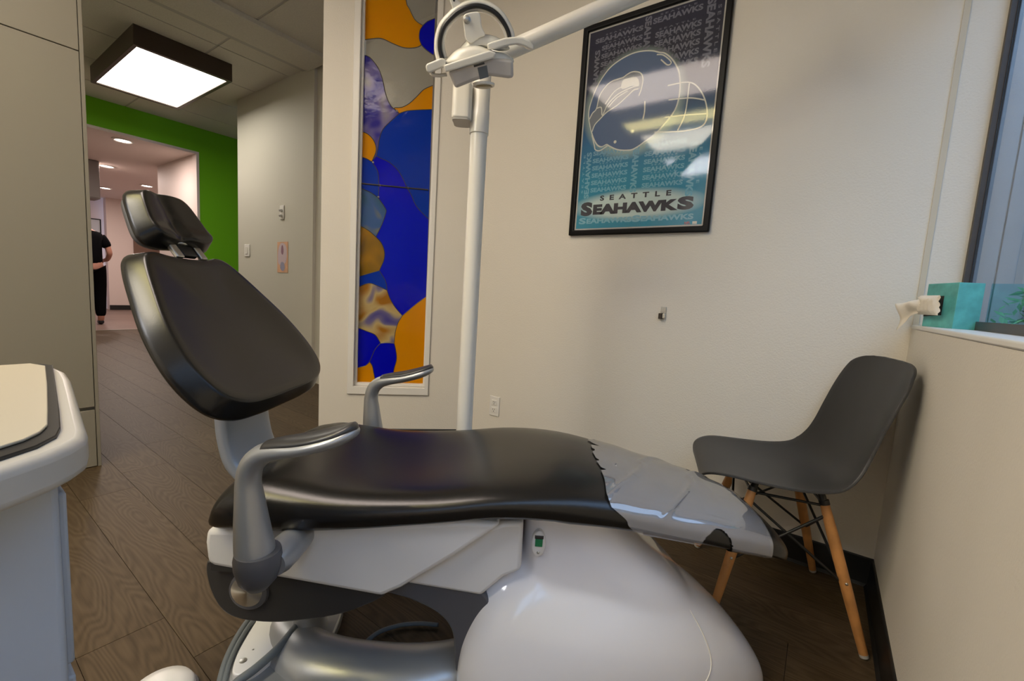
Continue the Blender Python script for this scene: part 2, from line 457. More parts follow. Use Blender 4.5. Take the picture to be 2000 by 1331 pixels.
struct(MB().box((-5.39, 2.207, 0), (-3.87, 2.33, 2.856)).build('wall_corridor', M['wall_hall']))
struct(MB().box((-3.87, 2.235, 0), (-1.9, 2.33, 2.856)).build('wall_corridor_return', M['wall_hall']))
gp = [(-1.2, 0), (0.0, 0), (0.0, 2.535), (2.348, 2.535), (2.348, 0), (3.9, 0), (3.9, 2.856), (-1.2, 2.856)]
struct(MB().prism(gp, lambda a, b, d: (d, a, b), -6.99, -6.87).build('wall_green', M['green']))
cs = [(0.0, 0), (0.03, 0), (0.03, 2.505), (2.318, 2.505), (2.318, 0), (2.348, 0), (2.348, 2.535), (0.0, 2.535)]
struct(MB().prism(cs, lambda a, b, d: (d, a, b), -6.99, -6.862).build('trim_4', M['wall_pink']))
struct(MB().box((-7.0, -1.32, 0), (-3.4, -1.2, 2.856)).build('wall_corridor_left', M['wall_hall']))
struct(MB().box((-6.99, 3.9, 0), (-2.0, 4.0, 2.856)).build('wall_corridor_end', M['wall_hall']))
struct(MB().box((-3.40, -3.3, 0), (0.46, -3.2, 2.856)).build('wall_front', M['wall']))
struct(MB().box((-3.5, -3.3, 0), (-3.4, -1.2, 2.856)).build('wall_left', M['wall']))
# hallway beyond the green wall
struct(MB().box((-14.0, -0.5, 2.53), (-6.99, 4.0, 2.60)).build('ceiling_hallway', M['wall_pink']))
struct(MB().box((-8.46, 2.348, 0), (-6.99, 2.46, 2.53)).build('wall_hallway_right', M['wall_pink']))
struct(MB().box((-8.46, 2.46, 0), (-8.36, 4.0, 2.53)).build('wall_hallway_jog', M['wall_pink']))
struct(MB().box((-13.6, 3.9, 0), (-8.46, 4.0, 2.53)).build('wall_hallway_far_right', M['wall_pink']))
struct(MB().box((-13.6, -0.5, 0), (-6.99, -0.4, 2.53)).build('wall_hallway_left', M['wall_pink']))
struct(MB().box((-13.6, 2.76, 0), (-13.4, 3.9, 2.53)).build('wall_hallway_end', M['wall_pink']))
struct(MB().box((-13.9, -0.4, 0), (-13.8, 3.1, 2.53)).build('wall_hallway_recess', M['wall_pink']))
struct(MB().box((-13.4, 2.76, 0), (-13.385, 3.20, 0.11)).build('baseboard_hallway', M['black_base']))
d1 = struct(MB().box((-13.4, 3.22, 0.0), (-13.36, 3.88, 2.05)).build('door_1', M['door_brown'], bevel=0.004))
# baseboards and right wall with its window
def cove(pts): return pts
bp = [(0, 0), (0.018, 0), (0.010, 0.010), (0.006, 0.10), (0.003, 0.104), (0, 0.104)]
struct(MB().prism(bp, lambda a, b, d: (d, 1.97 - a, b), -1.74, 0.238).build('baseboard_back', M['black_base']))
struct(MB().prism(bp, lambda a, b, d: (0.238 - a, d, b), -3.2, 1.97).build('baseboard_right', M['black_base']))
struct(MB().prism(bp, lambda a, b, d: dg(d, b, -a), 0.0, 0.83).build('baseboard_diagonal', M['black_base']))
struct(MB().box((-5.39, 2.197, 0), (-3.87, 2.207, 0.10)).build('baseboard_corridor', M['black_base']))
struct(MB().box((0.238, -3.2, 0), (0.42, 1.97, 0.930)).build('wall_right', M['wall']))
struct(MB().box((0.236, -2.6, 0.930), (0.36, 1.97, 0.944)).build('trim_5', M['trim'], bevel=0.004))
struct(MB().box((0.238, -3.2, 2.20), (0.42, 1.97, 2.856)).build('wall_right_header', M['wall']))
struct(MB().box((0.238, -3.2, 0.930), (0.42, -2.6, 2.20)).build('wall_right_end', M['wall']))
struct(MB().box((0.2385, 1.966, 0.944), (0.254, 1.9705, 2.20)).build('trim_6', mat('yellowed_caulk', (0.62, 0.55, 0.42, 1), 0.6)))
win = struct(MB().box((0.340, -2.6, 0.944), (0.400, 1.97, 0.968)).box((0.340, -2.6, 2.16), (0.400, 1.97, 2.20)).build('window_1', M['window_bronze']))
MB().box((0.3385, 1.948, 0.968), (0.3515, 1.972, 2.16)).build('frame_post', M['window_bronze'], win)
MB().box((0.3515, 1.944, 0.968), (0.3580, 1.972, 2.16)).build('gasket', M['black_plastic'], win)
for y in (0.55, -0.95, -2.6):
    MB().box((0.340, y, 0.968), (0.400, y + 0.025, 2.16)).build('frame_post', M['window_bronze'], win)
for y0, y1 in ((0.575, 1.944), (-0.925, 0.55), (-2.575, -0.95)):
    MB().box((0.3525, y0, 0.968), (0.3565, y1, 2.16)).build('window_pane', M['pane'], win)
# outside: neighbouring wall of vertical boards, ground
ext = struct(MB().box((0.42, 4.52, -0.3), (9.0, 4.6, 5.0)).build('wall_exterior', M['siding']))
sb = None
for k in range(24):
    if sb is None:
        sb = MB().box((0, 0, -0.3), (0.232, 0.03, 5.0)).build('siding_board', M['siding'], ext, bevel=0.004); o = sb
    else:
        o = sb.copy(); COL.objects.link(o)
    o.location = (0.46 + 0.24 * k, 4.49, 0)
struct(MB().box((2.6, -8.0, -0.3), (2.7, 4.45, 3.9)).build('wall_sky_blocker', M['siding']))  # unseen side wall, added to keep low sky light out of the room
struct(MB().box((0.46, -8.0, -0.4), (12.0, 4.6, -0.3)).build('ground', M['ground']))

# ================================================================== tall cabinet at left
t = root('tall_cabinet', (-3.1, -0.6, 0), 'tall grey laminate storage cabinet with flat doors at the left edge', 'cabinet')
L0 = (-3.1, -0.6, 0)
shift(MB().box((-3.39, -1.19, 0.0), (-2.818, 0.522, 2.83)), L0).build('body', M['cab_edge'], t)
for y0, y1 in ((-0.10, 0.508), (-0.712, -0.106), (-1.19, -0.718)):
    shift(MB().box((-2.818, y0, 1.912), (-2.80, y1, 2.83)), L0).build('upper_door', M['cab'], t, bevel=0.0015)
    shift(MB().box((-2.818, y0, 0.300), (-2.80, y1, 1.908)), L0).build('door', M['cab'], t, bevel=0.0015)
    shift(MB().box((-2.818, y0, 0.004), (-2.80, y1, 0.284)), L0).build('drawer', M['cab'], t, bevel=0.0015)
shift(MB().box((-2.818, 0.5105, 0.0), (-2.802, 0.524, 2.83)), L0).build('edge_strip', M['cab'], t, bevel=0.001)

# ================================================================== ceiling lights
def box_light(x, y, label):
    t = root('ceiling_light', (x, y, 2.84), label, 'ceiling light', 'bronze box lights of the corridor')
    lx0, lx1, ly0, ly1 = -0.655, 0.655, -0.345, 0.345
    ring_wall(lambda a, b, d: (a, b, d), (lx0, ly0, lx1, ly1), (lx0 + 0.04, ly0 + 0.03, lx1 - 0.04, ly1 - 0.03), -0.15, -0.0).build('frame', M['brown_metal'], t, bevel=0.003)
    MB().box((lx0 + 0.035, ly0 + 0.025, -0.138), (lx1 - 0.035, ly1 - 0.025, -0.125)).build('diffuser', emit_mat('hall_diffuser', (1.0, 0.94, 0.82, 1), HALL_PANEL), t)
box_light(-5.205, 1.48, 'square bronze box ceiling light glowing white in front of the green wall')
box_light(-5.205, -0.60, 'added unseen box light that brightens the corridor wall, behind the tall cabinet')  # extra unseen light, added to lift the lower part of the corridor wall

def troffer(x0, x1, y0, y1, col, strength, label):
    t = root('fluorescent_light', ((x0 + x1) / 2, (y0 + y1) / 2, ZC), label, 'ceiling light', 'fluorescent panels of the treatment room')
    a, b = (x1 - x0) / 2, (y1 - y0) / 2
    ring_wall(lambda p, q, d: (p, q, d), (-a, -b, a, b), (-a + 0.02, -b + 0.02, a - 0.02, b - 0.02), -0.03, -0.001).build('frame', M['trim'], t)
    MB().box((-a + 0.018, -b + 0.018, -0.022), (a - 0.018, b - 0.018, -0.012)).build('diffuser', emit_mat('panel_diffuser', col, strength), t)
troffer(-1.96, -0.82, -0.30, 0.29, (1.0, 0.85, 0.75, 1), ROOM_PANEL * 0.6, 'long pinkish fluorescent panel mirrored highest in the poster glass')
troffer(-2.00, -0.82, -0.92, -0.62, (1.0, 0.86, 0.36, 1), ROOM_PANEL * 0.8, 'narrow yellowish fluorescent panel mirrored across the middle of the poster')
troffer(-1.95, -1.05, -1.66, -1.04, (1.0, 0.90, 0.72, 1), ROOM_PANEL * 0.9, 'broad warm white fluorescent panel mirrored below the yellow one')
troffer(-1.98, -1.25, -2.85, -2.02, (0.92, 0.92, 0.95, 1), ROOM_PANEL, 'cool white fluorescent panel mirrored lowest in the poster glass')

def downlight(x, y, label, w=DOWNLIGHT_W):
    t = root('downlight', (x, y, 2.53), label, 'ceiling light', 'recessed downlights of the pink hallway')
    MB().lathe([(0.07, -0.002), (0.105, -0.002), (0.105, -0.010), (0.085, -0.014), (0.07, -0.002)], (0, 0, 0)).build('trim_ring', M['trim'], t, smooth=True, auto=40)
    MB().lathe([(0.001, -0.006), (0.078, -0.006), (0.078, -0.003), (0.001, -0.003)], (0, 0, 0)).build('lens', emit_mat('downlight_lens', (1.0, 0.88, 0.82, 1), 14.0), t)
    ld = bpy.data.lights.new('downlight_lamp', 'AREA'); ld.shape = 'DISK'; ld.size = 0.14; ld.energy = w; ld.color = (1.0, 0.84, 0.76)
    lo = bpy.data.objects.new('lamp', ld); COL.objects.link(lo); lo.parent = t; lo.location = (0, 0, -0.02)
downlight(-7.22, 1.67, 'nearest hallway downlight just inside the green doorway')
downlight(-9.28, 1.94, 'second hallway downlight beside the grey cabinet')
downlight(-10.54, 2.76, 'hallway downlight directly above the headrest')
downlight(-11.83, 2.44, 'farthest hallway downlight near the end wall')

# ================================================================== stained glass in the diagonal wall
GP = {"amber":[[[0.198,2.694],[0.404,2.729],[0.419,2.548],[0.44,2.504],[0.464,2.462],[0.484,2.444],[0.516,2.43],[0.5,2.401],[0.498,2.36],[0.511,2.327],[0.489,2.312],[0.447,2.301],[0.405,2.3],[0.348,2.314],[0.301,2.328],[0.265,2.326],[0.198,2.308]],[[0.373,1.97],[0.415,1.979],[0.457,2.006],[0.498,2.05],[0.534,2.091],[0.583,2.119],[0.583,1.988],[0.501,1.975],[0.444,1.963],[0.402,1.944],[0.388,1.956]],[[0.198,1.822],[0.231,1.812],[0.26,1.787],[0.277,1.753],[0.278,1.716],[0.257,1.663],[0.226,1.677],[0.198,1.682]],[[0.197,0.462],[0.248,0.476],[0.274,0.502],[0.29,0.478],[0.299,0.437],[0.31,0.384],[0.314,0.346],[0.197,0.343]],[[0.591,0.911],[0.536,0.865],[0.498,0.829],[0.457,0.79],[0.434,0.748],[0.418,0.686],[0.414,0.62],[0.428,0.561],[0.43,0.514],[0.416,0.45],[0.416,0.349],[0.595,0.353]]],"olive":[[[0.197,1.302],[0.25,1.275],[0.291,1.243],[0.323,1.21],[0.342,1.161],[0.34,1.113],[0.324,1.07],[0.316,1.049],[0.255,1.027],[0.197,1.005]]],"deep":[[[0.58,2.477],[0.54,2.455],[0.516,2.43],[0.5,2.401],[0.498,2.36],[0.511,2.327],[0.537,2.306],[0.581,2.282]],[[0.257,1.663],[0.282,1.697],[0.31,1.686],[0.353,1.671],[0.397,1.638],[0.428,1.598],[0.449,1.557],[0.462,1.532],[0.483,1.502],[0.518,1.435],[0.588,1.371],[0.591,0.911],[0.536,0.865],[0.498,0.829],[0.457,0.79],[0.414,0.837],[0.382,0.887],[0.363,0.937],[0.353,0.991],[0.316,1.049],[0.324,1.07],[0.34,1.113],[0.342,1.161],[0.323,1.21],[0.291,1.243],[0.323,1.316],[0.342,1.379],[0.341,1.408],[0.299,1.465],[0.3,1.534],[0.292,1.613]],[[0.197,0.706],[0.249,0.687],[0.3,0.668],[0.324,0.635],[0.334,0.617],[0.305,0.581],[0.285,0.531],[0.274,0.502],[0.248,0.476],[0.197,0.462]],[[0.334,0.617],[0.372,0.621],[0.414,0.62],[0.428,0.561],[0.43,0.514],[0.416,0.45],[0.416,0.349],[0.314,0.346],[0.31,0.384],[0.299,0.437],[0.29,0.478],[0.274,0.502],[0.285,0.531],[0.305,0.581]]],"bright":[[[0.402,1.944],[0.444,1.963],[0.501,1.975],[0.583,1.988],[0.588,1.371],[0.518,1.435],[0.483,1.502],[0.462,1.532],[0.449,1.557],[0.428,1.598],[0.397,1.638],[0.353,1.671],[0.31,1.686],[0.282,1.697],[0.289,1.74],[0.296,1.791],[0.314,1.847],[0.353,1.893]],[[0.198,1.682],[0.226,1.677],[0.257,1.663],[0.292,1.613],[0.3,1.534],[0.299,1.465],[0.259,1.49],[0.198,1.512]],[[0.197,0.942],[0.234,0.963],[0.271,0.971],[0.316,0.956],[0.363,0.937],[0.353,0.991],[0.316,1.049],[0.255,1.027],[0.197,1.005]]],"lavender":[[[0.198,2.228],[0.232,2.222],[0.278,2.174],[0.304,2.116],[0.317,2.063],[0.335,2.01],[0.359,1.974],[0.388,1.956],[0.402,1.944],[0.353,1.893],[0.314,1.847],[0.296,1.791],[0.289,1.74],[0.282,1.697],[0.257,1.663],[0.278,1.716],[0.277,1.753],[0.26,1.787],[0.231,1.812],[0.198,1.822]]],"clear":[[[0.198,2.308],[0.265,2.326],[0.301,2.328],[0.348,2.314],[0.405,2.3],[0.447,2.301],[0.489,2.312],[0.511,2.327],[0.537,2.306],[0.581,2.282],[0.583,2.119],[0.534,2.091],[0.498,2.05],[0.457,2.006],[0.415,1.979],[0.373,1.97],[0.388,1.956],[0.359,1.974],[0.335,2.01],[0.317,2.063],[0.304,2.116],[0.278,2.174],[0.232,2.222],[0.198,2.228]],[[0.404,2.729],[0.578,2.759],[0.58,2.477],[0.54,2.455],[0.516,2.43],[0.484,2.444],[0.464,2.462],[0.44,2.504],[0.419,2.548]]],"sage":[[[0.198,1.512],[0.259,1.49],[0.299,1.465],[0.341,1.408],[0.342,1.379],[0.323,1.316],[0.291,1.243],[0.25,1.275],[0.197,1.302]]],"swirl":[[[0.197,0.942],[0.234,0.963],[0.271,0.971],[0.316,0.956],[0.363,0.937],[0.382,0.887],[0.414,0.837],[0.457,0.79],[0.434,0.748],[0.418,0.686],[0.414,0.62],[0.372,0.621],[0.334,0.617],[0.324,0.635],[0.3,0.668],[0.249,0.687],[0.197,0.706]]]}
t = root('stained_glass_panel', dg(0.4, 0.36, 0.05), 'tall narrow stained glass panel of blue and amber in a white frame', 'stained glass')
T0 = dg(0.4, 0.36, 0.05)
# moulding on the wall face and splayed reveal
shift(ring_wall(dg, (0.158, 0.316, 0.628, 2.815), (0.192, 0.362, 0.605, 2.758), -0.012, 0.02), T0).build('trim_moulding', M['trim'], t, bevel=0.003)
shift(ring_wall(dg, (0.1905, 0.3605, 0.6065, 2.7595), (0.206, 0.378, 0.594, 2.74), 0.02, 0.085), T0).build('inner_stop', M['trim'], t, bevel=0.003)
lead = MB(); seen = set(); near_of = {}
for polys in GP.values():
    for poly in polys:
        for i, q in enumerate(poly):
            near_of.setdefault(tuple(q), set()).update((tuple(poly[i - 1]), tuple(poly[(i + 1) % len(poly)])))
def node(q): return len(near_of[tuple(q)]) > 2 or q[0] < 0.212 or q[0] > 0.575      # three pieces meet, or the edge of the panel
for kind, polys in GP.items():
    for poly in polys:
        P = []
        n = len(poly)
        for i in range(n):
            p0, p1, p2, p3 = poly[i - 1], poly[i], poly[(i + 1) % n], poly[(i + 2) % n]
            border = (p1[0] < 0.215 and p2[0] < 0.215) or (p1[0] > 0.572 and p2[0] > 0.572)
            P.append(tuple(p1))
            if border: continue
            q0 = p1 if node(p1) else p0
            q3 = p2 if node(p2) else p3
            for k in (1, 2):
                tt = k / 3.0
                P.append(tuple(0.5 * (2 * b + (c - a) * tt + (2 * a - 5 * b + 4 * c - d) * tt * tt + (3 * b - a - 3 * c + d) * tt ** 3) for a, b, c, d in zip(q0, p1, p2, q3)))
        shift(MB().prism(P, dg, 0.049, 0.053), T0).build('glass_piece', GLASS[kind], t)
        for i in range(len(P)):
            a, b = P[i], P[(i + 1) % len(P)]
            if (a[0] < 0.212 and b[0] < 0.212) or (a[0] > 0.575 and b[0] > 0.575): continue
            key = tuple(sorted(((round(a[0], 3), round(a[1], 3)), (round(b[0], 3), round(b[1], 3)))))
            if key in seen or math.dist(a, b) < 1e-4: continue
            seen.add(key)
            lead.tube([dg(a[0], a[1], 0.0505), dg(b[0], b[1], 0.0505)], 0.0026, seg=6)
lead.tube([dg(0.20, 1.536, 0.047), dg(0.58, 1.537, 0.047)], 0.0042, seg=8)
lo = shift(lead, T0).build('lead_came', M['lead'], t); lo['kind'] = 'stuff'
for s, z in ((0.307, 1.536), (0.465, 1.537), (0.30, 1.47), (0.388, 1.956), (0.265, 1.66)):
    shift(MB().lathe([(0.0005, -0.004), (0.006, -0.002), (0.006, 0.002), (0.0005, 0.004)], dg(s, z, 0.047), (C45, -C45, 0), 10), T0).build('solder_joint', M['steel'], t, smooth=True)

# ================================================================== framed poster
PX0, PX1, PZ0, PZ1 = -1.083, -0.430, 1.268, 2.238
cx = (PX0 + PX1) / 2
T0 = (cx, 1.97, PZ0)
t = root('framed_poster', T0, 'framed football poster with a blue helmet and large team lettering', 'poster')
def yz(a, b, d): return (a, 1.97 - d, b)
shift(ring_wall(yz, (PX0, PZ0, PX1, PZ1), (PX0 + 0.025, PZ0 + 0.025, PX1 - 0.025, PZ1 - 0.025), 0.0, 0.022), T0).build('frame', M['frame_black'], t, bevel=0.004)
shift(MB().box((PX0 + 0.02, 1.962, PZ0 + 0.02), (PX1 - 0.02, 1.969, PZ1 - 0.02)), T0).build('poster_sheet', M['poster_border'], t)
AX0, AX1, AZ0, AZ1 = PX0 + 0.033, PX1 - 0.033, PZ0 + 0.033, PZ1 - 0.033

def poster_print(name, lift):
    m, nt, b = new_mat(name); N, L = nt.nodes, nt.links
    tc = N.new('ShaderNodeTexCoord'); sp = N.new('ShaderNodeSeparateXYZ'); L.new(tc.outputs['Object'], sp.inputs[0])
    mr = N.new('ShaderNodeMapRange'); mr.inputs['From Min'].default_value = AZ0 - PZ0; mr.inputs['From Max'].default_value = AZ1 - PZ0
    L.new(sp.outputs['Z'], mr.inputs['Value'])
    rp = N.new('ShaderNodeValToRGB'); e = rp.color_ramp.elements
    stops = [(0.0, (52, 148, 176)), (0.25, (44, 140, 172)), (0.45, (44, 104, 148)), (0.62, (50, 66, 96)), (0.8, (38, 40, 58)), (1.0, (40, 42, 66))]
    for i, (p, c) in enumerate(stops):
        q = e[i] if i < 2 else e.new(p)
        q.position = p; c2 = [min(255, x + (255 - x) * lift) for x in c]; q.color = rgb(*c2)
    L.new(mr.outputs['Result'], rp.inputs['Fac'])
    last = rp.outputs['Color']
    if lift == 0:
        for (hx, hz, rx, rz, inner, outer, col) in ((-0.765, 1.400, 0.325, 0.075, 0.65, 1.0, (206, 226, 220)), (-0.815, 1.845, 0.245, 0.245, 0.80, 1.0, (170, 190, 180))):
            sx = N.new('ShaderNodeMath'); sx.operation = 'MULTIPLY_ADD'; sx.inputs[1].default_value = 1 / rx; sx.inputs[2].default_value = -(hx - cx) / rx
            sz = N.new('ShaderNodeMath'); sz.operation = 'MULTIPLY_ADD'; sz.inputs[1].default_value = 1 / rz; sz.inputs[2].default_value = -(hz - PZ0) / rz
            L.new(sp.outputs['X'], sx.inputs[0]); L.new(sp.outputs['Z'], sz.inputs[0])
            cb = N.new('ShaderNodeCombineXYZ'); L.new(sx.outputs[0], cb.inputs[0]); L.new(sz.outputs[0], cb.inputs[1])
            ln = N.new('ShaderNodeVectorMath'); ln.operation = 'LENGTH'; L.new(cb.outputs[0], ln.inputs[0])
            fm = N.new('ShaderNodeMapRange'); fm.inputs['From Min'].default_value = outer; fm.inputs['From Max'].default_value = inner
            L.new(ln.outputs['Value'], fm.inputs['Value'])
            mx = N.new('ShaderNodeMixRGB'); mx.inputs[2].default_value = rgb(*col)
            L.new(fm.outputs['Result'], mx.inputs[0]); L.new(last, mx.inputs[1]); last = mx.outputs[0]
    L.new(last, b.inputs['Base Color']); b.inputs['Roughness'].default_value = 0.5; b.inputs['Specular IOR Level'].default_value = 0.2
    return m
shift(MB().box((AX0, 1.9612, AZ0), (AX1, 1.9618, AZ1)), T0).build('poster_art', poster_print('poster_print', 0), t)
PRINT_LIGHT = poster_print('poster_print_letters', 0.36)
PRINT_PALE = poster_print('poster_print_letters_pale', 0.42)
INK_DARK = mat('poster_ink_dark', rgb(36, 38, 54), 0.5)
INK_NAVY = mat('poster_ink_navy', rgb(62, 92, 134), 0.5)
INK_GREY = mat('poster_ink_grey', rgb(112, 120, 130), 0.5)
INK_PALE = mat('poster_ink_pale', rgb(214, 216, 204), 0.5)
INK_RED = mat('poster_ink_red', rgb(190, 60, 50), 0.5)

_glyphs = {}
def text_geo(s, bold):
    k = (s, bold)
    if k not in _glyphs:
        c = bpy.data.curves.new('lettering', 'FONT'); c.body = s; c.offset = bold; c.fill_mode = 'FRONT' if hasattr(c, 'fill_mode') else c.fill_mode
        c.dimensions = '2D'; c.resolution_u = 3
        o = bpy.data.objects.new('lettering', c); COL.objects.link(o)
        bpy.context.view_layer.update()
        me = bpy.data.meshes.new_from_object(o.evaluated_get(bpy.context.evaluated_depsgraph_get()))
        vs = [(v.co.x, v.co.y) for v in me.vertices]; fs = [tuple(p.vertices) for p in me.polygons]
        bpy.data.objects.remove(o); bpy.data.curves.remove(c); bpy.data.meshes.remove(me)
        x0 = min(v[0] for v in vs); x1 = max(v[0] for v in vs); y0 = min(v[1] for v in vs); y1 = max(v[1] for v in vs)
        _glyphs[k] = ([((x - x0) / (x1 - x0), (y - y0) / (y1 - y0)) for x, y in vs], fs)
    return _glyphs[k]
def put_text(mb, s, x0, z0, x1, z1, bold=0.042, rot=0, y=1.9606):
    vs, fs = text_geo(s, bold)
    if rot == 0: pts = [(x0 + a * (x1 - x0), y, z0 + b * (z1 - z0)) for a, b in vs]
    elif rot == 1: pts = [(x1 - b * (x1 - x0), y, z0 + a * (z1 - z0)) for a, b in vs]      # reads upwards
    else: pts = [(x0 + b * (x1 - x0), y, z1 - a * (z1 - z0)) for a, b in vs]              # reads downwards
    mb.add(pts, fs)
bgw = MB(); TEAM = 'SEAHAWKS'; CITY = 'S E A T T L E'
rows_hi = [2.150, 2.112, 2.076, 2.040, 2.004, 1.968]
rows_lo = [1.640, 1.606, 1.572, 1.538, 1.504, 1.470]
for zr in rows_hi:
    put_text(bgw, TEAM, -1.020 if zr > 2.14 else -0.985, zr, -0.792, zr + 0.021)
    put_text(bgw, CITY, -0.97, zr + 0.0255, -0.83, zr + 0.032, 0.02)
for k, zr in enumerate([2.172] + [z for z in rows_hi]):
    if k == 1: continue
    put_text(bgw, TEAM, -0.750 if k == 0 else -0.735, zr - 0.012, -0.545, zr + 0.012)
    put_text(bgw, CITY, -0.72, zr + 0.0165, -0.57, zr + 0.0235, 0.02)
for zr in rows_lo:
    put_text(bgw, TEAM, -0.987, zr, -0.808, zr + 0.021)
    put_text(bgw, CITY, -0.95, zr + 0.0255, -0.84, zr + 0.032, 0.02)
    put_text(bgw, TEAM, -0.735, zr, -0.557, zr + 0.021)
    put_text(bgw, CITY, -0.70, zr + 0.0255, -0.59, zr + 0.032, 0.02)
put_text(bgw, TEAM, -0.786, 1.99, -0.756, 2.20, rot=2)
put_text(bgw, TEAM, -0.530, 1.93, -0.496, 2.195, rot=2)
put_text(bgw, CITY, -0.487, 1.98, -0.474, 2.16, 0.02, rot=2)
put_text(bgw, TEAM, -1.018, 1.90, -0.992, 2.12, rot=1)
put_text(bgw, TEAM, -1.020, 1.444, -0.994, 1.66, rot=1)
put_text(bgw, CITY, -1.036, 1.47, -1.026, 1.65, 0.02, rot=1)
put_text(bgw, TEAM, -0.790, 1.455, -0.760, 1.66, rot=2)
put_text(bgw, TEAM, -0.543, 1.42, -0.512, 1.64, rot=2)
put_text(bgw, CITY, -0.502, 1.47, -0.490, 1.64, 0.02, rot=2)
o = shift(bgw, T0).build('background_lettering', PRINT_LIGHT, t, recalc=False); o['kind'] = 'stuff'
low = MB(); put_text(low, 'S', -1.036, 1.322, -0.998, 1.352); put_text(low, 'EAHAWKS', -0.995, 1.323, -0.768, 1.347)
put_text(low, 'S', -0.766, 1.322, -0.728, 1.352); put_text(low, 'EAHAWKS', -0.725, 1.323, -0.498, 1.347)
o = shift(low, T0).build('lower_lettering', PRINT_PALE, t, recalc=False); o['kind'] = 'stuff'
ttl = MB()
put_text(ttl, 'S', -1.030, 1.360, -0.968, 1.426, 0.065, y=1.9603); put_text(ttl, 'EAHAWK', -0.965, 1.364, -0.566, 1.412, 0.065, y=1.9603)
put_text(ttl, 'S', -0.570, 1.364, -0.502, 1.420, 0.065, y=1.9603)
o = shift(ttl, T0).build('title_lettering', INK_DARK, t, recalc=False); o['kind'] = 'stuff'
sub = MB(); put_text(sub, 'S  E  A  T  T  L  E', -0.933, 1.428, -0.600, 1.452, 0.035, y=1.9603)
o = shift(sub, T0).build('subtitle_lettering', INK_DARK, t, recalc=False); o['kind'] = 'stuff'
fl = MB(); put_text(fl, 'NFL', -0.532, 1.302, -0.508, 1.314, 0.02, y=1.9603)
shift(fl, T0).build('small_mark', INK_RED, t, recalc=False)['kind'] = 'stuff'
f2 = MB().box((-0.500, 1.9600, 1.303), (-0.482, 1.9604, 1.314)); shift(f2, T0).build('small_badge', INK_PALE, t)
# helmet print
def flat(poly, y, name, m):
    P = catmull(poly, 4, True)
    return shift(MB().prism(P, lambda a, b, d: (a, d, b), y, y + 0.0002), T0).build(name, m, t)
helm = [(-1.002, 1.754), (-1.021, 1.815), (-1.024, 1.858), (-1.013, 1.903), (-0.996, 1.946), (-0.97, 1.987), (-0.933, 2.025), (-0.885, 2.048), (-0.832, 2.06), (-0.784, 2.058), (-0.742, 2.048), (-0.711, 2.034), (-0.685, 2.023), (-0.65, 1.988), (-0.623, 1.941), (-0.612, 1.893), (-0.61, 1.841), (-0.622, 1.784), (-0.664, 1.731), (-0.700, 1.697), (-0.747, 1.670), (-0.772, 1.656), (-0.798, 1.647), (-0.837, 1.65), (-0.871, 1.659), (-0.904, 1.677), (-0.922, 1.687), (-0.945, 1.68), (-0.967, 1.691), (-0.987, 1.72)]
hc = (-0.82, 1.86)
flat([(hc[0] + (a - hc[0]) * 1.028, hc[1] + (b - hc[1]) * 1.028) for a, b in helm], 1.9602, 'helmet_outline', INK_PALE)
flat(helm, 1.9599, 'helmet_shape', INK_NAVY)
flat([(-1.02, 1.815), (-1.007, 1.839), (-0.988, 1.857), (-0.975, 1.916), (-0.933, 1.959), (-0.883, 1.968), (-0.869, 1.968), (-0.84, 1.981), (-0.814, 1.982), (-0.786, 1.969), (-0.773, 1.944), (-0.775, 1.906), (-0.80, 1.90), (-0.832, 1.888), (-0.883, 1.853), (-0.933, 1.831), (-0.965, 1.806), (-0.99, 1.784), (-1.002, 1.754), (-1.015, 1.79)], 1.9596, 'bird_emblem', INK_GREY)
flat([(-0.868, 1.956), (-0.839, 1.961), (-0.806, 1.957), (-0.791, 1.938), (-0.791, 1.919), (-0.824, 1.923), (-0.868, 1.92)], 1.9594, 'emblem_brow', INK_PALE)
lines = MB()
for pl in ([(-1.02, 1.815), (-1.007, 1.839), (-0.988, 1.857), (-0.975, 1.916), (-0.933, 1.959), (-0.883, 1.968), (-0.869, 1.968), (-0.84, 1.981), (-0.814, 1.982), (-0.786, 1.969), (-0.773, 1.944), (-0.775, 1.906), (-0.785, 1.874)],
           [(-0.988, 1.857), (-0.964, 1.857), (-0.955, 1.82), (-0.933, 1.862), (-0.888, 1.899), (-0.824, 1.916), (-0.789, 1.918)],
           [(-1.002, 1.754), (-0.99, 1.784), (-0.965, 1.806), (-0.933, 1.831), (-0.883, 1.853), (-0.832, 1.888), (-0.812, 1.903), (-0.79, 1.904)],
           [(-0.945, 1.868), (-0.905, 1.915), (-0.862, 1.93), (-0.82, 1.93)], [(-0.93, 1.85), (-0.89, 1.885), (-0.84, 1.905)],
           [(-1.001, 1.738), (-0.984, 1.688), (-0.977, 1.668), (-0.952, 1.661), (-0.916, 1.678)],
           [(-0.72, 2.03), (-0.69, 2.02), (-0.655, 1.985), (-0.668, 1.975), (-0.70, 2.005)],
           [(-0.755, 1.845), (-0.752, 1.80), (-0.757, 1.765)],
           [(-0.66, 1.89), (-0.56, 1.88), (-0.50, 1.80), (-0.49, 1.71), (-0.56, 1.69), (-0.70, 1.705)], [(-0.65, 1.83), (-0.56, 1.82), (-0.50, 1.80)], [(-0.66, 1.76), (-0.58, 1.755), (-0.49, 1.745)], [(-0.57, 1.88), (-0.575, 1.76), (-0.60, 1.695)]):
    q = [(a, 1.9594, b) for a, b in catmull(pl, 5)]
    lines.tube(q, 0.0026, seg=4, flat=(1, 0.08), up=(0, 1, 0))
for a, b in ((-0.88, 1.69), (-0.80, 1.725)):
    lines.lathe([(0.003, -0.0002), (0.007, -0.0002), (0.007, 0.0002), (0.003, 0.0002)], (a, 1.9595, b), (0, -1, 0), 12)
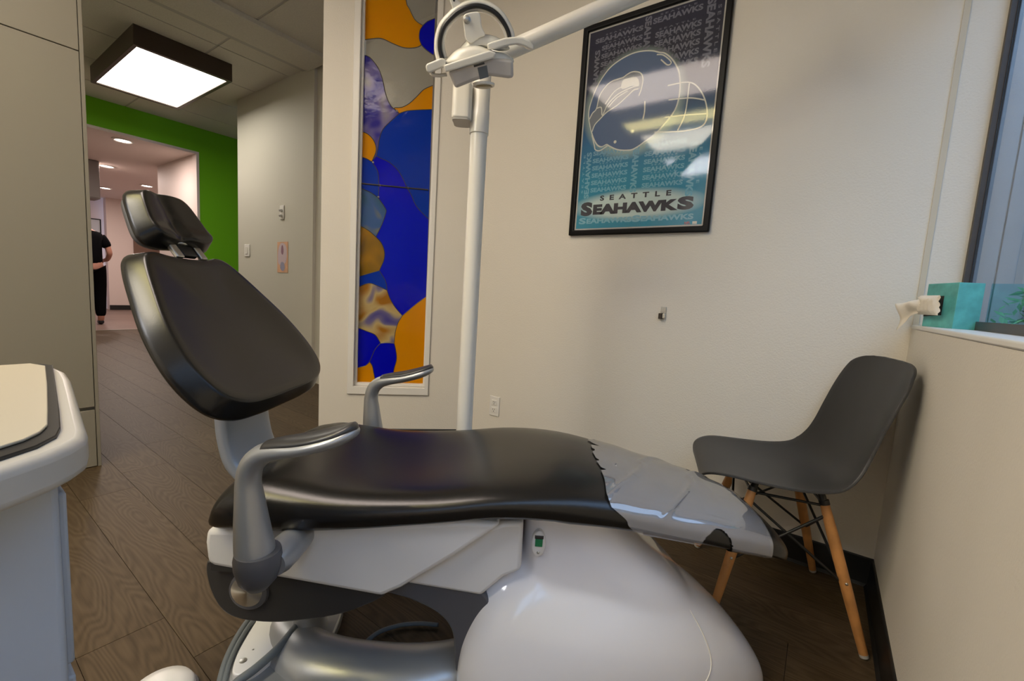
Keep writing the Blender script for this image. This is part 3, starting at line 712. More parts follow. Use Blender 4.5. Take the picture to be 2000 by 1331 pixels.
o = shift(lines, T0).build('emblem_lines', INK_PALE, t, recalc=False); o['kind'] = 'stuff'
shift(MB().box((PX0 + 0.0245, 1.9555, PZ0 + 0.0245), (PX1 - 0.0245, 1.9575, PZ1 - 0.0245)), T0).build('glass_front', M['poster_glass'], t)

# ================================================================== small things on the walls
T0 = (-1.495, 1.97, 0.308)
t = root('wall_outlet', T0, 'white duplex power outlet low on the back wall', 'outlet')
shift(MB().box((-1.530, 1.963, 0.251), (-1.460, 1.969, 0.366)), T0).build('cover_plate', M['trim'], t, bevel=0.003)
for dz in (0.330, 0.287):
    o = shift(MB().box((-1.511, 1.960, dz - 0.016), (-1.479, 1.9635, dz + 0.016)), T0).build('socket', M['trim'], t, bevel=0.004)
    for dx in (-0.006, 0.006):
        shift(MB().box((-1.495 + dx - 0.0012, 1.9592, dz), (-1.495 + dx + 0.0012, 1.9602, dz + 0.008)), T0).build('slot', M['gap'], o)
    shift(MB().lathe([(0.0005, 0), (0.0028, 0), (0.0028, 0.001), (0.0005, 0.001)], (-1.495, 1.9602, dz - 0.007), (0, -1, 0), 10), T0).build('slot', M['gap'], o)
T0 = (-0.585, 1.97, 0.917)
t = root('wall_hook', T0, 'small metal wall clip with a brown pad on the back wall', 'hook')
shift(MB().box((-0.597, 1.966, 0.919), (-0.573, 1.969, 0.947)), T0).build('plate', M['steel'], t, bevel=0.001)
shift(MB().box((-0.600, 1.945, 0.893), (-0.585, 1.969, 0.918)), T0).build('pad', mat('brown_pad', (0.05, 0.032, 0.018, 1), 0.6), t, bevel=0.002)
shift(MB().box((-0.585, 1.952, 0.897), (-0.574, 1.969, 0.918)), T0).build('clip', M['brushed'], t, bevel=0.002)

T0 = (-4.41, 2.207, 1.61)
t = root('wall_hanger', T0, 'small white hanger with two hooks high on the corridor wall', 'wall hanger')
shift(MB().box((-4.452, 2.196, 1.54), (-4.375, 2.206, 1.675)), T0).build('plate', M['trim'], t, bevel=0.004)
for z in (1.625, 1.575):
    shift(MB().box((-4.43, 2.175, z - 0.01), (-4.395, 2.198, z + 0.01)), T0).build('hook', M['steel'], t, bevel=0.004)
T0 = (-5.165, 2.207, 1.243)
t = root('light_switch', T0, 'white light switch plate beside the green wall', 'switch')
shift(MB().box((-5.225, 2.198, 1.18), (-5.105, 2.206, 1.31)), T0).build('switch_plate', M['trim'], t, bevel=0.003)
shift(MB().box((-5.19, 2.193, 1.205), (-5.14, 2.199, 1.285)), T0).build('rocker', M['lamp_white'], t, bevel=0.003)
T0 = (-4.405, 2.207, 1.175)
t = root('wall_card', T0, 'narrow orange and lavender paper card taped to the corridor wall', 'card')
shift(MB().box((-4.51, 2.2035, 1.025), (-4.305, 2.206, 1.325)), T0).build('sheet', mat('pastel_paper', rgb(226, 176, 140), 0.7, var=0.15, vscale=9), t)
def cardshape(poly, y, col, nm):
    shift(MB().prism(catmull(poly, 5, True), lambda a, b, d: (a, d, b), y, y + 0.0006), T0).build(nm, mat('card_ink', rgb(*col), 0.7), t)
cardshape([(-4.49, 1.12), (-4.42, 1.10), (-4.34, 1.13), (-4.325, 1.24), (-4.36, 1.30), (-4.44, 1.31), (-4.49, 1.24)], 2.2026, (212, 190, 196), 'print_field')
cardshape([(-4.43, 1.22), (-4.40, 1.20), (-4.385, 1.24), (-4.40, 1.29), (-4.425, 1.28)], 2.2018, (150, 110, 128), 'print_figure')
cardshape([(-4.45, 1.07), (-4.40, 1.04), (-4.36, 1.07), (-4.38, 1.12), (-4.43, 1.125)], 2.2018, (160, 156, 180), 'print_base')

# hallway things
T0 = (-9.0, 1.55, 2.36)
t = root('hanging_cabinet', T0, 'grey boxy cabinet hung high on the left of the far hallway', 'cabinet')
shift(MB().box((-9.35, 1.20, 1.975), (-9.0, 1.80, 2.529)), T0).build('body', M['sign_grey'], t, bevel=0.01)
shift(MB().box((-9.0, 1.22, 1.99), (-8.985, 1.785, 2.51)), T0).build('door', M['sign_grey'], t, bevel=0.004)
T0 = (-13.8, 2.66, 1.95)
t = root('picture_frame', T0, 'small black framed picture at the far end of the hallway', 'picture')
shift(ring_wall(lambda a, b, d: (d, a, b), (2.52, 1.74, 2.745, 2.06), (2.54, 1.76, 2.725, 2.04), -13.80, -13.775), T0).build('frame', M['frame_black'], t)
shift(MB().box((-13.798, 2.538, 1.758), (-13.786, 2.727, 2.042)), T0).build('print', M['poster_border'], t)

# ================================================================== dental chair (local axes: x = towards the toes, y = away from the camera, z up)
A34 = math.radians(34)
CH0 = (-0.6185, 0.9169, 0.0)
ch = root('dental_chair', CH0, 'black and white reclining dental chair standing in the middle of the room', 'dental chair', rotz=A34)

ST = [(-0.674, .205, .500, .412), (-0.668, .236, .522, .402), (-0.650, .251, .536, .399), (-0.615, .257, .544, .399), (-0.55, .260, .552, .402), (-0.48, .260, .545, .408), (-0.35, .257, .534, .425),
      (-0.18, .254, .545, .452), (-0.03, .249, .566, .474), (0.11, .239, .570, .470), (0.24, .222, .550, .459), (0.38, .202, .518, .436), (0.50, .182, .490, .412),
      (0.60, .156, .459, .390), (0.646, .128, .430, .370), (0.674, .090, .402, .358), (0.686, .045, .385, .361)]
def seat_at(u, _c={}):
    if not _c:
        _c['s'] = catmull(ST, 12)
    s = _c['s']
    if u <= s[0][0]: return s[0]
    for a, b in zip(s, s[1:]):
        if a[0] <= u <= b[0] and b[0] > a[0]:
            t = (u - a[0]) / (b[0] - a[0]); return tuple(x + (y - x) * t for x, y in zip(a, b))
    return s[-1]
def sgnpow(x, p): return math.copysign(abs(x) ** p, x)
def seat_point(u, ph, off=0.0):
    uu, w, zt, zb = seat_at(u)
    zc, h = (zt + zb) / 2, (zt - zb) / 2
    c, s = math.cos(ph), math.sin(ph)
    v = (w + off) * sgnpow(c, 2 / 2.9)
    ex = 2 / 2.6 if s > 0 else 2 / 4.0
    z = zc + (h + off) * sgnpow(s, ex)
    if s > 0:
        k = min(1.0, max(0.0, (0.16 - u) / 0.35)) * min(1.0, max(0.0, (u + 0.674) / 0.06))
        f = max(0.0, 1 - (v / (0.82 * w)) ** 2)
        z += -0.022 * k * f + 0.010 * (1 - k) * f * min(1, max(0, (0.7 - u) / 0.2))
    if s < 0 and u < 0.1:
        v *= 1 - 0.06 * (-s)
    u2 = u + 0.045 * max(0.0, (z - zb) / (zt - zb)) * min(1.0, max(0.0, (-0.54 - u) / 0.12))
    return (u2, v, z)
NU, NP = 64, 48
us = [-0.674 + (0.686 + 0.674) * (0.5 - 0.5 * math.cos(math.pi * i / (NU - 1))) for i in range(NU)]
rings = [[seat_point(u, 2 * math.pi * j / NP) for j in range(NP)] for u in us]
MB().loft(rings).build('seat_cushion', M['vinyl'], ch, smooth=True)

# backrest, leaning back 39 degrees
B39 = math.radians(39)
def back_fn(a, b, o):
    return (-0.615 - math.sin(B39) * b + math.cos(B39) * o, a + 0.012, 0.687 + math.cos(B39) * b + math.sin(B39) * o)
half = [(0, -.030), (.10, -.029), (.18, -.020), (.232, .008), (.256, .055), (.262, .125), (.245, .22), (.205, .32), (.172, .39), (.146, .426), (.114, .438), (.070, .430), (0, .425)]
outl = catmull(half + [(-a, b) for a, b in reversed(half[1:-1])], 5, True)
MB().cushion(outl, [(0.25, -.014), (0.5, -.011), (0.70, -.005), (0.82, .0), (0.895, .002), (0.918, .0005), (0.930, -.003), (0.988, -.031), (0.998, -.037), (1.0, -.042), (0.993, -.048), (0.95, -.052), (0.3, -.054)], back_fn, (0, .2)).build('backrest', M['vinyl'], ch, smooth=True)
MB().cushion(outl, [(0.3, -.050), (0.93, -.050), (0.955, -.053), (0.935, -.062), (0.86, -.074), (0.70, -.085), (0.3, -.092)], back_fn, (0, .2)).build('back_shell', M['dark_shell'], ch, smooth=True)
# headrest with a folded pillow front
L32 = math.radians(29)
def head_fn(a, b, o):
    if o > -0.02:
        o -= 0.011 * math.exp(-((a + 0.012) / 0.020) ** 2) * (0.55 + 0.45 * math.exp(-((b - 0.02) / 0.05) ** 2)) + 0.004 * (1 - (a / 0.11) ** 2)
        o += 0.006 * math.exp(-((b - 0.010) / 0.022) ** 2)
    return (-0.882 - math.sin(L32) * b + math.cos(L32) * o, a + 0.014, 1.054 + math.cos(L32) * b + math.sin(L32) * o)
half = [(0, -.015), (.055, -.018), (.092, -.012), (.108, .004), (.109, .028), (.100, .070), (.089, .108), (.076, .128), (.055, .137), (0, .139)]
outl = catmull(half + [(-a, b) for a, b in reversed(half[1:-1])], 5, True)
MB().cushion(outl, [(0.15, .004), (0.3, .004), (0.45, .004), (0.6, .005), (0.72, .006), (0.81, .006), (0.845, .004), (0.865, .0), (0.985, -.026), (1.0, -.032), (0.99, -.038), (0.95, -.042), (0.3, -.044)], head_fn, (0, .066)).build('headrest', M['vinyl'], ch, smooth=True)
MB().cushion(outl, [(0.2, -.040), (0.90, -.040), (0.93, -.046), (0.88, -.056), (0.72, -.063), (0.2, -.066)], head_fn, (0, .066)).build('headrest_shell', M['mid_grey'], ch, smooth=True)
nk = MB()
for s in (-1, 1):
    nk.obox((-0.900, s * 0.040 + 0.018, 1.040), (0.006, 0.011, 0.045), ((math.cos(B39), 0, math.sin(B39)), (0, 1, 0), (-math.sin(B39), 0, math.cos(B39))))
nk.build('headrest_bracket', M['steel'], ch, bevel=0.003)['kind'] = 'stuff'
MB().obox((-0.904, 0.018, 1.040), (0.007, 0.024, 0.040), ((math.cos(B39), 0, math.sin(B39)), (0, 1, 0), (-math.sin(B39), 0, math.cos(B39)))).build('headrest_slide', M['black_plastic'], ch, bevel=0.003)
MB().tube([(-0.894, -0.008, 1.044), (-0.894, 0.044, 1.044)], 0.006, 10).build('headrest_pin', M['steel'], ch, smooth=True)

# hinge arm that carries the backrest
pth = catmull([(-0.60, .44), (-0.655, .455), (-0.705, .50), (-0.725, .57), (-0.735, .66), (-0.775, .76)], 5)
rg = []
for i, (u, z) in enumerate(pth):
    a = pth[min(i + 1, len(pth) - 1)]; b = pth[max(i - 1, 0)]
    tx, tz = a[0] - b[0], a[1] - b[1]; l = math.hypot(tx, tz); nx, nz = -tz / l, tx / l
    rg.append([(u + nx * 0.020 * sgnpow(math.cos(q), .45), 0.092 * sgnpow(math.sin(q), .35), z + nz * 0.020 * sgnpow(math.cos(q), .45)) for q in [2 * math.pi * k / 28 for k in range(28)]])
MB().loft(rg).build('hinge_arm', M['silver_light'], ch, smooth=True, auto=50)
MB().obox((-0.712, 0, 0.70), (0.03, 0.17, 0.035), ((math.cos(B39), 0, math.sin(B39)), (0, 1, 0), (-math.sin(B39), 0, math.cos(B39)))).build('hinge_cover', M['black_plastic'], ch, bevel=0.015, bseg=3)

# armrests
def armrest(sg):
    v0 = 0.33 * sg
    q = catmull([(-.486, .425, .033, .033), (-.490, .445, .0355, .0355), (-.496, .50, .030, .031), (-.500, .55, .0245, .026), (-.502, .585, .022, .0225), (-.495, .617, .0225, .021), (-.473, .640, .026, .0195), (-.44, .652, .033, .0175), (-.40, .661, .040, .0165), (-.365, .671, .0435, .016), (-.330, .683, .041, .015), (-.309, .692, .031, .012), (-.297, .697, .016, .008), (-.293, .698, .003, .002)], 5)
    rg = []
    for i, (u, z, w, th) in enumerate(q):
        a_, b_ = q[min(i + 1, len(q) - 1)], q[max(i - 1, 0)]
        tu, tz = a_[0] - b_[0], a_[1] - b_[1]; l = math.hypot(tu, tz); nu, nz = -tz / l, tu / l
        rg.append([(u + nu * th * math.sin(k), v0 + w * math.cos(k), z + nz * th * math.sin(k)) for k in [2 * math.pi * j / 24 for j in range(24)]])
    MB().loft(rg).build('armrest_post', M['silver'], ch, smooth=True)
    rg = []
    for u, z, w, th in q[31:-3]:
        w2 = max(0.003, w - 0.0055)
        rg.append([(u, v0 + w2 * math.cos(k), z + th * .55 + (0.0125 if math.sin(k) > 0 else 0.004) * min(1, w2 / .02) * sgnpow(math.sin(k), .8)) for k in [2 * math.pi * j / 24 for j in range(24)]])
    MB().loft(rg).build('arm_pad', M['dark_shell'], ch, smooth=True)
    # socket at the foot of the post
    MB().lathe([(.0005, -.062), (.018, -.056), (.034, -.036), (.0415, -.010), (.0425, .010), (.040, .022), (.0005, .024)], (-.484, v0, .424), (0.0, 0, 1), 26).build('armrest_socket', M['mid_grey'], ch, smooth=True, auto=60)
    MB().lathe([(.026, -.050), (.032, -.03), (.033, .0), (.032, .04), (.030, .066)], (-.462, v0 + 0.060 * -sg, .412), (0, -sg * 1.0, 0), 24).build('socket_mount', M['silver'], ch, smooth=True, auto=60)
armrest(-1); armrest(1)

# white upholstery carrier under the seat
uvz = lambda a, b, d: (a, d, b)
MB().prism([(-0.676, .405), (-0.680, .372), (-0.676, .325), (-0.660, .317), (-0.34, .283), (-0.279, .276), (-0.235, .300), (-0.12, .385), (-0.02, .468), (-0.10, .470), (-0.3, .445), (-0.5, .417)], uvz, -0.212, 0.212).build('seat_carrier', M['white_satin'], ch, bevel=0.012, bseg=3)
MB().box((-0.455, -0.2135, 0.392), (-0.448, -0.20, 0.412)).build('carrier_notch', M['gap'], ch)
# lift arm: white upper cover and grey lower cover
MB().prism([(-0.30, .31), (-0.02, .45), (0.028, .455), (0.030, .338), (-0.008, .319), (-0.058, .267), (-0.226, .283)], uvz, -0.172, 0.172).build('lift_cover', M['white_satin'], ch, bevel=0.01, bseg=3)
lc = catmull([(-0.305, .272), (-0.226, .289), (-0.14, .279), (-0.055, .270), (-0.03, .20), (-0.06, .10), (-0.105, .06), (-0.115, .12), (-0.125, .172), (-0.160, .212), (-0.225, .240), (-0.29, .255)], 4, True)
MB().prism(lc, uvz, -0.165, 0.165).build('lift_arm', M['mid_grey'], ch, bevel=0.006)
# dark motor cover below the carrier
mc = catmull([(-0.688, .318), (-0.690, .290), (-0.678, .240), (-0.652, .198), (-0.61, .180), (-0.54, .178), (-0.46, .190), (-0.38, .212), (-0.32, .240), (-0.276, .266)], 4) + [(-0.285, .285), (-0.66, .325)]
MB().prism(mc, uvz, -0.195, 0.195).build('motor_cover', M['dark_shell'], ch, bevel=0.014, bseg=3)
MB().lathe([(.0005, .006), (.020, .0055), (.036, .004), (.037, .0), (.037, -.02)], (0, 0, 0), (0, -1, 0), 40).build('pivot_cap', M['spun'], ch, smooth=True, auto=50).location = (-.590, -0.200, .257)
MB().lathe([(.0375, .005), (.044, .003), (.046, -.004), (.044, -.02), (.0375, -.02)], (-.588, -0.1985, .256), (0, -1, 0), 40).build('pivot_ring', M['mid_grey'], ch, smooth=True, auto=50)
MB().box((-0.668, -0.2085, 0.306), (-0.60, -0.196, 0.322)).build('carrier_gap', M['gap'], ch)

# glossy pump dome
DS = [(-0.108, .175, .02), (-0.104, .190, .16), (-0.088, .208, .235), (-0.055, .224, .305), (-0.01, .234, .340), (0.06, .240, .362), (0.15, .241, .364), (0.24, .236, .350), (0.33, .224, .322), (0.42, .205, .280), (0.50, .180, .228), (0.57, .150, .170), (0.63, .115, .108), (0.672, .075, .055), (0.69, .03, .02)]
rg = []
for u, w, h in catmull(DS, 5):
    n = 40
    rg.append([(u, w * sgnpow(math.cos(a), 2 / 2.5) * 1.0, max(0.0, h * sgnpow(math.sin(a), 2 / 2.35))) for a in [math.pi * k / n for k in range(n + 1)]])
dome = MB().loft(rg, caps=True, closed=True)
# column that rises from the dome to the seat
CS = [(.10, .545, .150), (.18, .515, .160), (.25, .465, .166), (.31, .405, .166), (.36, .350, .163), (.41, .300, .158), (.45, .262, .155), (.475, .24, .153)]
rg = []
for z, x1, w in catmull(CS, 4):
    x0 = 0.028
    cx_, rx = (x0 + x1) / 2, (x1 - x0) / 2
    rg.append([(cx_ + rx * sgnpow(math.cos(a), .36 if math.cos(a) < 0 else .9), w * sgnpow(math.sin(a), .60), z) for a in [2 * math.pi * k / 56 for k in range(56)]])
dome.loft(rg)
o = dome.build('pump_dome', M['white_gloss'], ch, smooth=True)
rm = o.modifiers.new('weld', 'REMESH'); rm.mode = 'VOXEL'; rm.voxel_size = 0.007; rm.use_smooth_shade = True
sm = o.modifiers.new('soften', 'SMOOTH'); sm.factor = 0.5; sm.iterations = 26
# rocker switch on the column
o = MB().cushion([(0.0165 * math.cos(a), 0.031 * math.sin(a)) for a in [2 * math.pi * k / 28 for k in range(28)]], [(0.3, .004), (0.85, .004), (1.0, .001), (1.0, -.012)], lambda a, b, d: (0.066 + a, -0.163 - d, 0.402 + b)).build('switch_plate', M['white_satin'], ch, smooth=True, auto=50)
MB().box((0.0575, -0.1695, 0.398), (0.0745, -0.166, 0.416)).build('power_switch', M['green_led'], ch, bevel=0.001)
MB().box((0.0560, -0.1692, 0.4165), (0.0760, -0.1655, 0.424)).build('switch_bezel', M['dark_shell'], ch, bevel=0.001)
MB().lathe([(.0005, .002), (.003, .0015), (.0035, 0)], (0.066, -0.167, 0.383), (0, -1, 0), 12).build('screw', M['steel'], ch, smooth=True)
# moulded seam line on the dome
def dome_pt(u, frac):
    s = catmull(DS, 5)
    for a, b in zip(s, s[1:]):
        if a[0] <= u <= b[0]:
            t_ = (u - a[0]) / (b[0] - a[0]); w = a[1] + (b[1] - a[1]) * t_; h = a[2] + (b[2] - a[2]) * t_; break
    a_ = math.pi * frac
    return (u, w * sgnpow(math.cos(a_), 2 / 2.5), h * sgnpow(math.sin(a_), 2 / 2.35))
sl = catmull([(0.385, .56), (0.43, .64), (0.47, .73), (0.487, .80), (0.482, .855), (0.455, .90), (0.40, .935)], 6)
MB().tube([dome_pt(u, fr) for u, fr in sl], 0.0013, 6).build('seam_line', mat('seam_cream', (0.85, 0.80, 0.72, 1), 0.4), ch, smooth=True)

# base: silver casting with an oval opening, white service cover, hoses
rg = []
cxu, cyv, ra, rb = -0.315, 0.06, 0.300, 0.205
for k in range(56):
    a = 2 * math.pi * k / 56
    c = Vector((cxu + ra * sgnpow(math.cos(a), .9), cyv + rb * sgnpow(math.sin(a), .9), 0))
    out = Vector((math.cos(a) / ra, math.sin(a) / rb, 0)).normalized()
    near = max(0.0, -math.sin(a))
    wd = 0.052 + 0.030 * near; ht = 0.045 + 0.030 * near
    ring = []
    for m in range(16):
        b = math.pi * m / 15
        ring.append(tuple(c + out * (wd * math.cos(b) * -1) + Vector((0, 0, 0.002 + ht * sgnpow(math.sin(b), .8)))))
    rg.append(ring)
rg.append(rg[0])
MB().loft(rg, caps=False, closed=True).build('base_casting', M['silver'], ch, smooth=True, auto=60)
pc = catmull([(-.530, .02), (-.533, .08), (-.536, .14), (-.536, .20)], 4)
MB().loft([[(u + r_ * math.cos(a), -0.03 + 1.25 * r_ * math.sin(a), z) for a in [2 * math.pi * k / 24 for k in range(24)]] for (u, z), r_ in zip(pc, [.050 - .016 * math.sin(math.pi * min(1, i / 9)) for i in range(len(pc))])]).build('base_neck', M['silver'], ch, smooth=True, auto=60)
MB().prism(catmull([(-.690, .0), (-.692, -.08), (-.678, -.15), (-.655, -.20), (-.62, -.245), (-.57, -.27), (-.50, -.25), (-.46, -.15), (-.47, .05), (-.56, .16), (-.66, .12)], 5, True), lambda a, b, d: (a, b, d), 0.001, 0.028).build('base_plate', M['silver'], ch, bevel=0.006)
cv = catmull([(-.676, .02), (-.668, -.046), (-.660, -.10), (-.650, -.147), (-.634, -.189), (-.617, -.206), (-.597, -.201), (-.577, -.181), (-.562, -.137), (-.557, -.08), (-.568, -.01), (-.60, .03)], 5, True)
o = MB().prism(cv, lambda a, b, d: (a, b, d), 0.026, 0.050).build('service_cover', M['white_satin'], ch, bevel=0.004, bseg=3)
for a, b, r_ in ((-.622, -.168, .0085), (-.628, -.03, .004), (-.619, -.135, .0025)):
    MB().lathe([(.0005, .0012), (r_ * .7, .001), (r_, .0005), (r_, -.002)], (a, b, .050), (0, 0, 1), 16).build('screw', M['steel'], o, smooth=True, auto=50)
MB().tube(catmull([(-.695, .06, .03), (-.702, -.02, .03), (-.695, -.079, .03), (-.681, -.134, .03), (-.664, -.18, .028), (-.640, -.225, .026), (-.605, -.27, .02), (-.55, -.33, .012)], 6), 0.0085, 12).build('hose', M['hose'], ch, smooth=True)
MB().tube(catmull([(-.680, .05, .036), (-.686, -.03, .036), (-.680, -.085, .036), (-.668, -.137, .036), (-.652, -.182, .034), (-.630, -.226, .030), (-.596, -.275, .02), (-.545, -.345, .010)], 6), 0.0055, 10).build('hose', M['hose'], ch, smooth=True)
MB().tube(catmull([(-.540, .0, .060), (-.546, -.07, .062), (-.555, -.135, .060), (-.576, -.19, .056), (-.602, -.228, .048), (-.615, -.27, .034), (-.58, -.34, .012)], 6), 0.010, 12).build('hose', M['hose'], ch, smooth=True)
MB().tube(catmull([(-.377, -.12, .02), (-.378, -.085, .012), (-.373, -.049, .010), (-.347, -.002, .009), (-.298, .028, .009), (-.243, .041, .009), (-.19, .041, .009)], 6), 0.0058, 10).build('cable', M['hose'], ch, smooth=True)
MB().tube(catmull([(-.23, -.13, .02), (-.205, -.112, .022), (-.184, -.097, .021), (-.15, -.092, .021), (-.09, -.092, .021)], 6), 0.0065, 10).build('cable', M['cart'], ch, smooth=True)

# clear plastic sleeve over the toe board: rests on the chair, so it is a thing of its own
def edge_u(ph):
    """front edge of the sleeve as a function of the angle round the cushion (0 = far side, 90 = top, 180 = near side)"""
    d = math.degrees(ph) % 360
    keys = [(0, .225), (25, .232), (38, .238), (50, .238), (57, .230), (66, .208), (72, .203), (77, .214), (80, .230), (82, .206), (87, .203), (88.5, .213), (90, .200), (95, .203), (96.5, .212), (98, .201), (105, .207), (107, .219), (109, .205), (120, .207), (140, .203), (160, .210), (180, .245), (200, .285), (235, .30), (270, .27), (310, .24), (360, .225)]
    for a, b in zip(keys, keys[1:]):
        if a[0] <= d <= b[0]:
            return a[1] + (b[1] - a[1]) * (d - a[0]) / (b[0] - a[0])
    return .2
NPH, NUU = 360, 110
vs, fs = [], []
rn = random.Random(5)
for j in range(NPH):
    ph = 2 * math.pi * j / NPH
    e = edge_u(ph)
    for i in range(NUU + 1):
        u = e + (0.612 - 0.018 * max(0.0, -math.cos(ph)) - e) * i / NUU
        top = max(0, math.sin(ph))
        off = 0.004 + 0.0050 * top * (math.exp(-((u - .33 - .16 * math.cos(ph)) / .010) ** 2) + math.exp(-((u - .46 - .14 * math.cos(ph)) / .008) ** 2)) + 0.0012 * math.sin(u * 60 + ph * 3) * top
        vs.append(seat_point(u, ph, off))
for j in range(NPH):
    for i in range(NUU):
        a = j * (NUU + 1) + i; b = ((j + 1) % NPH) * (NUU + 1) + i
        pu, pv, pz = [(vs[a][k] + vs[b + 1][k]) / 2 for k in range(3)]
        if pv < 0 and pv < -0.12 and ((pu - 0.452) / 0.040) ** 2 + ((pz - 0.424) / 0.058) ** 2 < 1: continue
        fs.append((a, b, b + 1, a + 1))
sleeve = MB().add(vs, fs).build('plastic_sleeve', M['film'], None, smooth=True)
sleeve.location = CH0; sleeve.rotation_euler = (0, 0, A34)
tag(sleeve, 'clear torn plastic sleeve stretched over the toe end of the dental chair', 'plastic cover')

# ================================================================== foot control on the floor
t = root('foot_control', (-0.03, 0.30, 0), 'round pale foot control pedal at the bottom edge of the picture on the floor', 'foot pedal')
def l2w(u, v): return (CH0[0] + u * math.cos(A34) - v * math.sin(A34), CH0[1] + u * math.sin(A34) + v * math.cos(A34))
fx, fy = l2w(-0.765, -0.240)
t.location = (fx, fy, 0)
MB().lathe([(.072, .0), (.074, .006), (.070, .014), (.0005, .016)], (0, 0, 0.001), (0, 0, 1), 36).build('base', M['mid_grey'], t, smooth=True, auto=50)
MB().lathe([(.066, .012), (.065, .024), (.058, .036), (.036, .043), (.0005, .046)], (0, 0, 0.001), (0, 0, 1), 36).build('pedal', M['white_satin'], t, smooth=True, auto=60)

# ================================================================== dental light on its post
PB = (-0.993, 1.136, 0.0)
t = root('dental_light', PB, 'cream white dental operatory light on a tall post behind the chair', 'dental light')
shift(MB().lathe([(.07, .0), (.07, .012), (.064, .018), (.034, .022), (.0005, .022)], (PB[0], PB[1], 0), (0, 0, 1), 36), PB).build('post_base', M['lamp_white'], t, smooth=True, auto=40)
shift(MB().lathe([(.028, .02), (.028, 1.50)], PB, (0, 0, 1), 28), PB).build('post', M['lamp_white'], t, smooth=True, auto=40)
shift(MB().lathe([(.028, 1.478), (.0315, 1.480), (.0315, 1.55), (.030, 1.552), (.030, 1.752), (.024, 1.765), (.0005, 1.767)], PB, (0, 0, 1), 28), PB).build('post_collar', M['lamp_white'], t, smooth=True, auto=40)
R_ = Vector((_right.x, _right.y, 0)).normalized(); BK = Vector((-_f.x, -_f.y, 0)).normalized()
bc = Vector((PB[0], PB[1], 1.568)) - R_ * 0.058 + BK * 0.005
bx = MB().prism(catmull([(-.027, -.036), (0, -.040), (.030, -.036), (.033, 0), (.030, .036), (-.024, .036), (-.029, 0)], 3, True), lambda a, b, d: tuple(bc + R_ * a - BK * b + Vector((0, 0, d))), -.055, .055)
o = shift(bx, PB).build('power_box', M['lamp_white'], t, bevel=0.006, bseg=3)
shift(MB().prism(catmull([(-.025, -.034), (0, -.038), (.028, -.034), (.031, 0), (.028, .034), (-.022, .034), (-.027, 0)], 3, True), lambda a, b, d: tuple(bc + R_ * a - BK * b + Vector((0, 0, d))), -.0585, -.055), PB).build('box_lid', M['cart_rim'], o)
# rigid arm, elbow and spring arm back to the head
E1 = Vector((PB[0], PB[1], 1.705)); E2 = Vector((-0.25, 1.44, 1.985))
shift(MB().tube([E1, E1.lerp(E2, .3), E1.lerp(E2, .7), E2], [.0265, .0265, .0275, .0275], 24), PB).build('rigid_arm', M['lamp_white'], t, smooth=True, auto=50)
shift(MB().lathe([(.0005, -.05), (.034, -.05), (.036, -.04), (.036, .09), (.03, .10), (.0005, .10)], E2, (0, 0, 1), 24), PB).build('elbow_joint', M['lamp_white'], t, smooth=True, auto=50)
LC = Vector((-0.891, 1.0, 1.637))
LB = (Vector((0.0, 0.0, CAM_H)) - LC).normalized()          # the head is aimed down at the patient's face
LR = (Vector(_right) - LB * LB.dot(Vector(_right))).normalized(); LU = LB.cross(LR)
def lp(a, b, d=0.0): return tuple(LC + LR * ((a - 935) * 0.00147) + LU * ((110 - b) * 0.001226) + LB * d)
S1 = E2 + Vector((0, 0, .075)); S2 = Vector(lp(893, -75, 0.0))
shift(MB().tube([S1, S1.lerp(S2, .5) + Vector((0, 0, .05)), S2], .022, 18), PB).build('spring_arm', M['lamp_white'], t, smooth=True)
# head
head = shift(MB().cushion(catmull([(868, 126), (878, 110), (893, 97), (912, 91), (934, 89), (950, 94), (968, 101), (985, 104), (1000, 112), (1001, 124), (960, 118), (905, 132)], 4, True), [(0.4, .062), (0.75, .055), (0.93, .038), (1.0, .010), (1.0, -.03), (0.93, -.05), (0.4, -.06)], lambda a, b, d: lp(a, b, d), (935, 108)), PB).build('lamp_head', M['lamp_white'], t, smooth=True, auto=60)
shift(MB().cushion(catmull([(898, 100), (906, 86), (922, 74), (945, 68), (966, 71), (984, 81), (996, 96), (975, 100), (935, 92)], 4, True), [(0.5, .030), (0.9, .022), (1.0, 0), (0.9, -.05), (0.4, -.055)], lambda a, b, d: lp(a, b, d), (948, 85)), PB).build('reflector_back', M['lamp_white'], t, smooth=True, auto=60)
shift(MB().prism([(869, 127), (956, 99), (968, 104), (963, 114), (872, 141)], lambda a, b, d: lp(a, b, d), .058, .082), PB).build('front_bar', M['lamp_white'], t, bevel=0.004, bseg=3)
lens_m = mat('frosted_lens', (0.72, 0.69, 0.66, 1), 0.25, spec=0.5)
b_ = lens_m.node_tree.nodes['Principled BSDF']; b_.inputs['Transmission Weight'].default_value = 0.35
shift(MB().prism([(876, 139), (962, 113), (1000, 116), (1001, 152), (990, 153), (955, 148), (925, 158), (888, 173)], lambda a, b, d: lp(a, b, d), -.045, .064), PB).build('lens_box', lens_m, t, bevel=0.008, bseg=3)
shift(MB().prism([(932, 132), (950, 127), (953, 150), (936, 155)], lambda a, b, d: lp(a, b, d), .0645, .0655), PB).build('bulb_shield', M['hose'], t)
shift(MB().prism([(925, 127), (945, 121), (946, 125), (926, 131)], lambda a, b, d: lp(a, b, d), .0815, .0835), PB).build('head_slot', M['gap'], t)
n_ = (LU * -1 + LB * 0.28).normalized()
shift(MB().lathe([(.032, 0), (.031, .006), (.026, .007), (.0005, .005)], Vector(lp(943, 165, .03)), n_, 28), PB).build('focus_ring', M['lamp_white'], t, smooth=True, auto=40)
